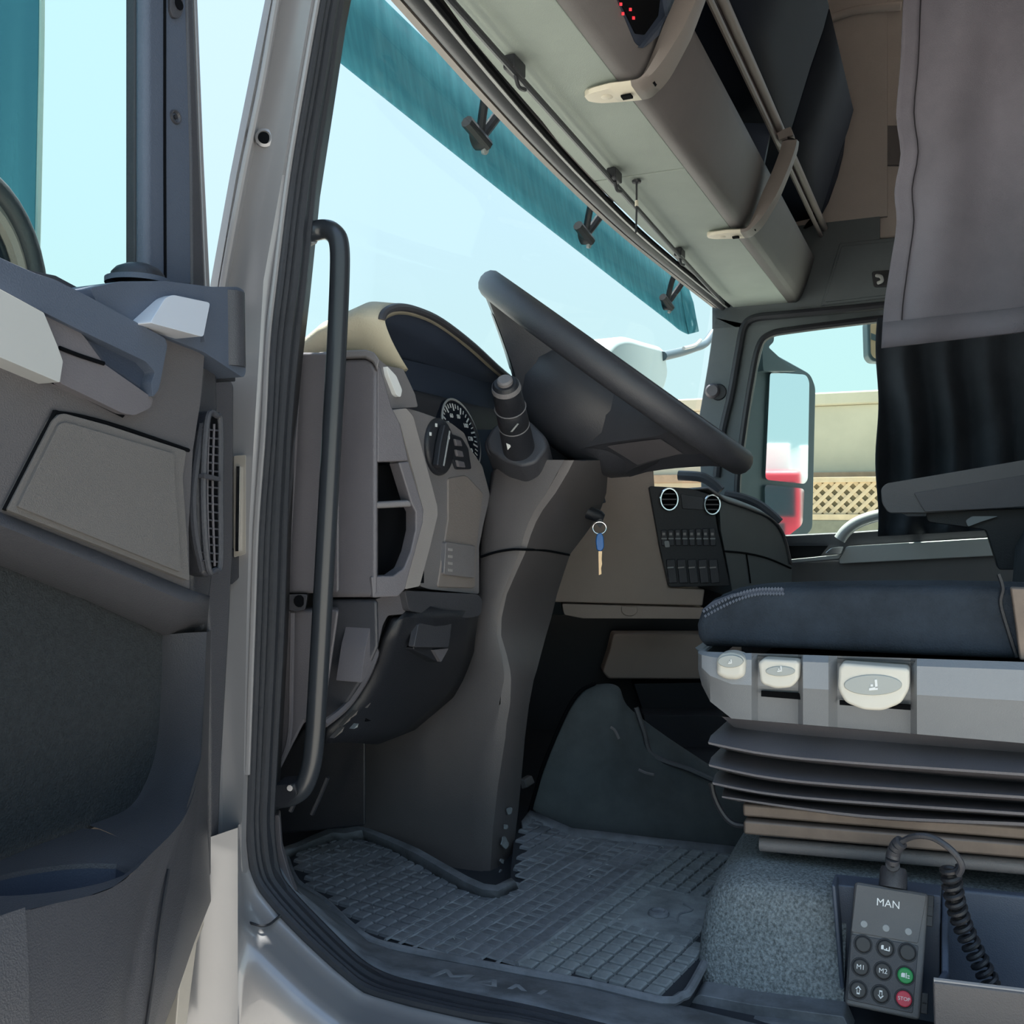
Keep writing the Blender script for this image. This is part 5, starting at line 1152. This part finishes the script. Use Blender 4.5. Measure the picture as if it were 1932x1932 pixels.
# ================================================================== HANDSET
hn = Vector((-.93, -.10, .36)).normalized(); h0 = UX(1670, 1795, .205)
def hp(a, b, off=0.): return UP(a, b, h0+hn*off, hn)
TLp, TRp, BRp, BLp = hp(1613, 1663), hp(1753, 1686), hp(1736, 1926), hp(1594, 1896)
hu = ((TRp-TLp)+(BRp-BLp)).normalized(); hv = ((TLp-BLp)+(TRp-BRp)); hv = (hv-hu*hv.dot(hu)).normalized()
hs = thing('remote_handset', 'grey suspension remote handset with round buttons in its dock', 'remote control', hp(1665, 1910, -.02))
body = [TLp, TRp, BRp, BLp]
def quad(q, off): return [p+hn*off for p in q]
def hpoly(l, off=0., r=0): return [hp(a, b)+hn*off for a, b in (rp(l, r) if r else l)]
prism('body', hpoly([(1613, 1663), (1753, 1686), (1736, 1926), (1594, 1896)], 0, 9), -hn*.022, 'handset', hs, .003, 3)
prism('upper_plate', hpoly([(1616, 1668), (1748, 1690), (1732, 1780), (1606, 1758)], .0008, 4), -hn*.002, 'handset', hs, .0006)
prism('keypad', hpoly([(1606, 1762), (1733, 1784), (1722, 1912), (1598, 1886)], .0008, 4), -hn*.002, 'plas_d', hs, .0006)
def hz(x, y): return (1280+x/2.963, 1450+y/2.963)
for k, (x, y) in enumerate([(1037, 870), (1160, 893), (1285, 912)]):
    lathe('indicator', hp(*hz(x, y))+hn*.0008, hn, [(0, .0006), (.0028, .0006), (.0032, 0)], 'led', hs, 16, uv=(hu, hv))
mk = {(1, 0): 'key', (0, 1): 'M1', (1, 1): 'M2', (2, 1): 'lift', (0, 2): 'up', (1, 2): 'dn', (2, 2): 'STOP'}
bpos = [[(1032, 983), (1157, 1005), (1280, 1028)], [(1018, 1110), (1143, 1132), (1268, 1157)], [(1005, 1237), (1130, 1262), (1260, 1287)]]
for r in range(3):
    for c in range(3):
        p = hp(*hz(*bpos[r][c])); m_ = {(2, 1): 'green', (2, 2): 'red'}.get((c, r), 'button')
        lathe('button_ring', p+hn*.0008, hn, [(.0068, .0), (.0072, .0007), (.0079, .0007), (.0082, 0)], 'plas_k', hs, 24, uv=(hu, hv))
        bt = lathe('button', p+hn*.0008, hn, [(0, .0018), (.0058, .0018), (.0066, .001), (.0066, -.001)], m_, hs, 24, uv=(hu, hv))
        q = p+hn*.0029; s = mk.get((c, r))
        if s in ('M1', 'M2', 'STOP'): text('button_text', s, .0058 if s != 'STOP' else .0042, q, hu, hv, 'white', bt, .0001, bold=0.)
        elif s in ('up', 'dn'):
            f = 1 if s == 'up' else -1
            ar_ = [(0, 3.6), (2.6, .6), (1.3, .6), (1.3, -3.4), (-1.3, -3.4), (-1.3, .6), (-2.6, .6)]
            prism('button_symbol', [q+hu*x*.001+hv*y*.001*f for x, y in ar_], hn*.0002, 'white', bt)
            prism('symbol_inner', [q+hn*.0002+hu*x*.00056+hv*(y*.00062)*f for x, y in ar_], hn*.0002, 'button', bt)
        elif s == 'key':
            for pl2 in ([(-3.8, -1.2), (-1.6, -1.2), (-1.6, 2.4), (-3.2, 2.4), (-3.8, 1.4)], [(-1.2, -1.6), (3.2, -2.0), (3.2, -1.2), (-1.2, -.6)], [(2.6, -1.8), (3.6, -1.8), (3.6, 2), (2.8, 2)], [(.4, -.8), (1.4, -.8), (1.4, .4), (.4, .4)]):
                prism('button_symbol', [q+hu*x*.001+hv*y*.001 for x, y in pl2], hn*.0002, 'white', bt)
        elif s == 'lift':
            for pl2 in ([(-3.6, -1.6), (-.4, -1.6), (-.4, 2), (-2.8, 2), (-3.6, 1)], [(.2, -2), (1, -2), (1, 2.4), (.2, 2.4)], [(1.6, -2), (3.4, -2), (3.4, -1), (1.6, -1)], [(1.6, -.2), (3.4, -.2), (3.4, .8), (1.6, .8)]):
                prism('button_symbol', [q+hu*x*.001+hv*y*.001 for x, y in pl2], hn*.0002, 'white', bt)
text('brand_lettering', 'MAN', .0092, hp(*hz(1172, 757))+hn*.0012, hu, hv, 'white', hs, .0001, bold=0.)
for y in (740, 800, 850, 1290, 1340):
    p = hp(*hz(1412-(y-740)*.06, y), )
    prism('side_clip', [p+hu*a*.003+hv*b*.005-hn*.010 for a, b in [(-1, -1), (1, -1), (1, 1), (-1, 1)]], hn*.006, 'plas_k', hs, .0008)
# cable
cb = hp(*hz(1200, 640), -.010)
lathe('plug', cb, hv, [(0, .014), (.0105, .014), (.0120, .010), (.0125, -.004), (0, -.004)], 'plas_d', hs, 20)
wpts = [cb+hv*.012]+[UX(a, b, X) for a, b, X in [(1684, 1628, .215), (1686, 1610, .213), (1694, 1594, .21), (1708, 1584, .207), (1730, 1577, .20), (1758, 1580, .195), (1786, 1596, .19), (1806, 1616, .19), (1815, 1636, .192), (1808, 1650, .196)]]
tube('cable', wpts, .0028, 'plas_d', hs, n=8)
rl_ = cat(wpts[:5], 8)
for k in range(2, len(rl_)-4, 4):
    T = (rl_[k+1]-rl_[k]).normalized(); lathe('strain_relief', rl_[k], T, [(.003, -.0028), (.0062, -.0022), (.0062, .0022), (.003, .0028)], 'plas_d', hs, 14)
cl = cat([UX(a, b, X) for a, b, X in [(1792, 1634, .205), (1800, 1690, .212), (1814, 1740, .218), (1836, 1790, .22), (1856, 1830, .22), (1872, 1862, .22)]], 10)
cl = resample(cl, 17*14); hel = []
for k, p in enumerate(cl):
    T = (cl[min(k+1, len(cl)-1)]-cl[max(k-1, 0)]).normalized(); u = T.cross(Vector((1, .2, 0))).normalized(); v2 = T.cross(u)
    a = 2*math.pi*k/17; hel.append(p+u*.0068*math.cos(a)+v2*.0068*math.sin(a))
tube('coiled_cable', hel, .0026, 'plas_k', hs, n=7, smooth=0)
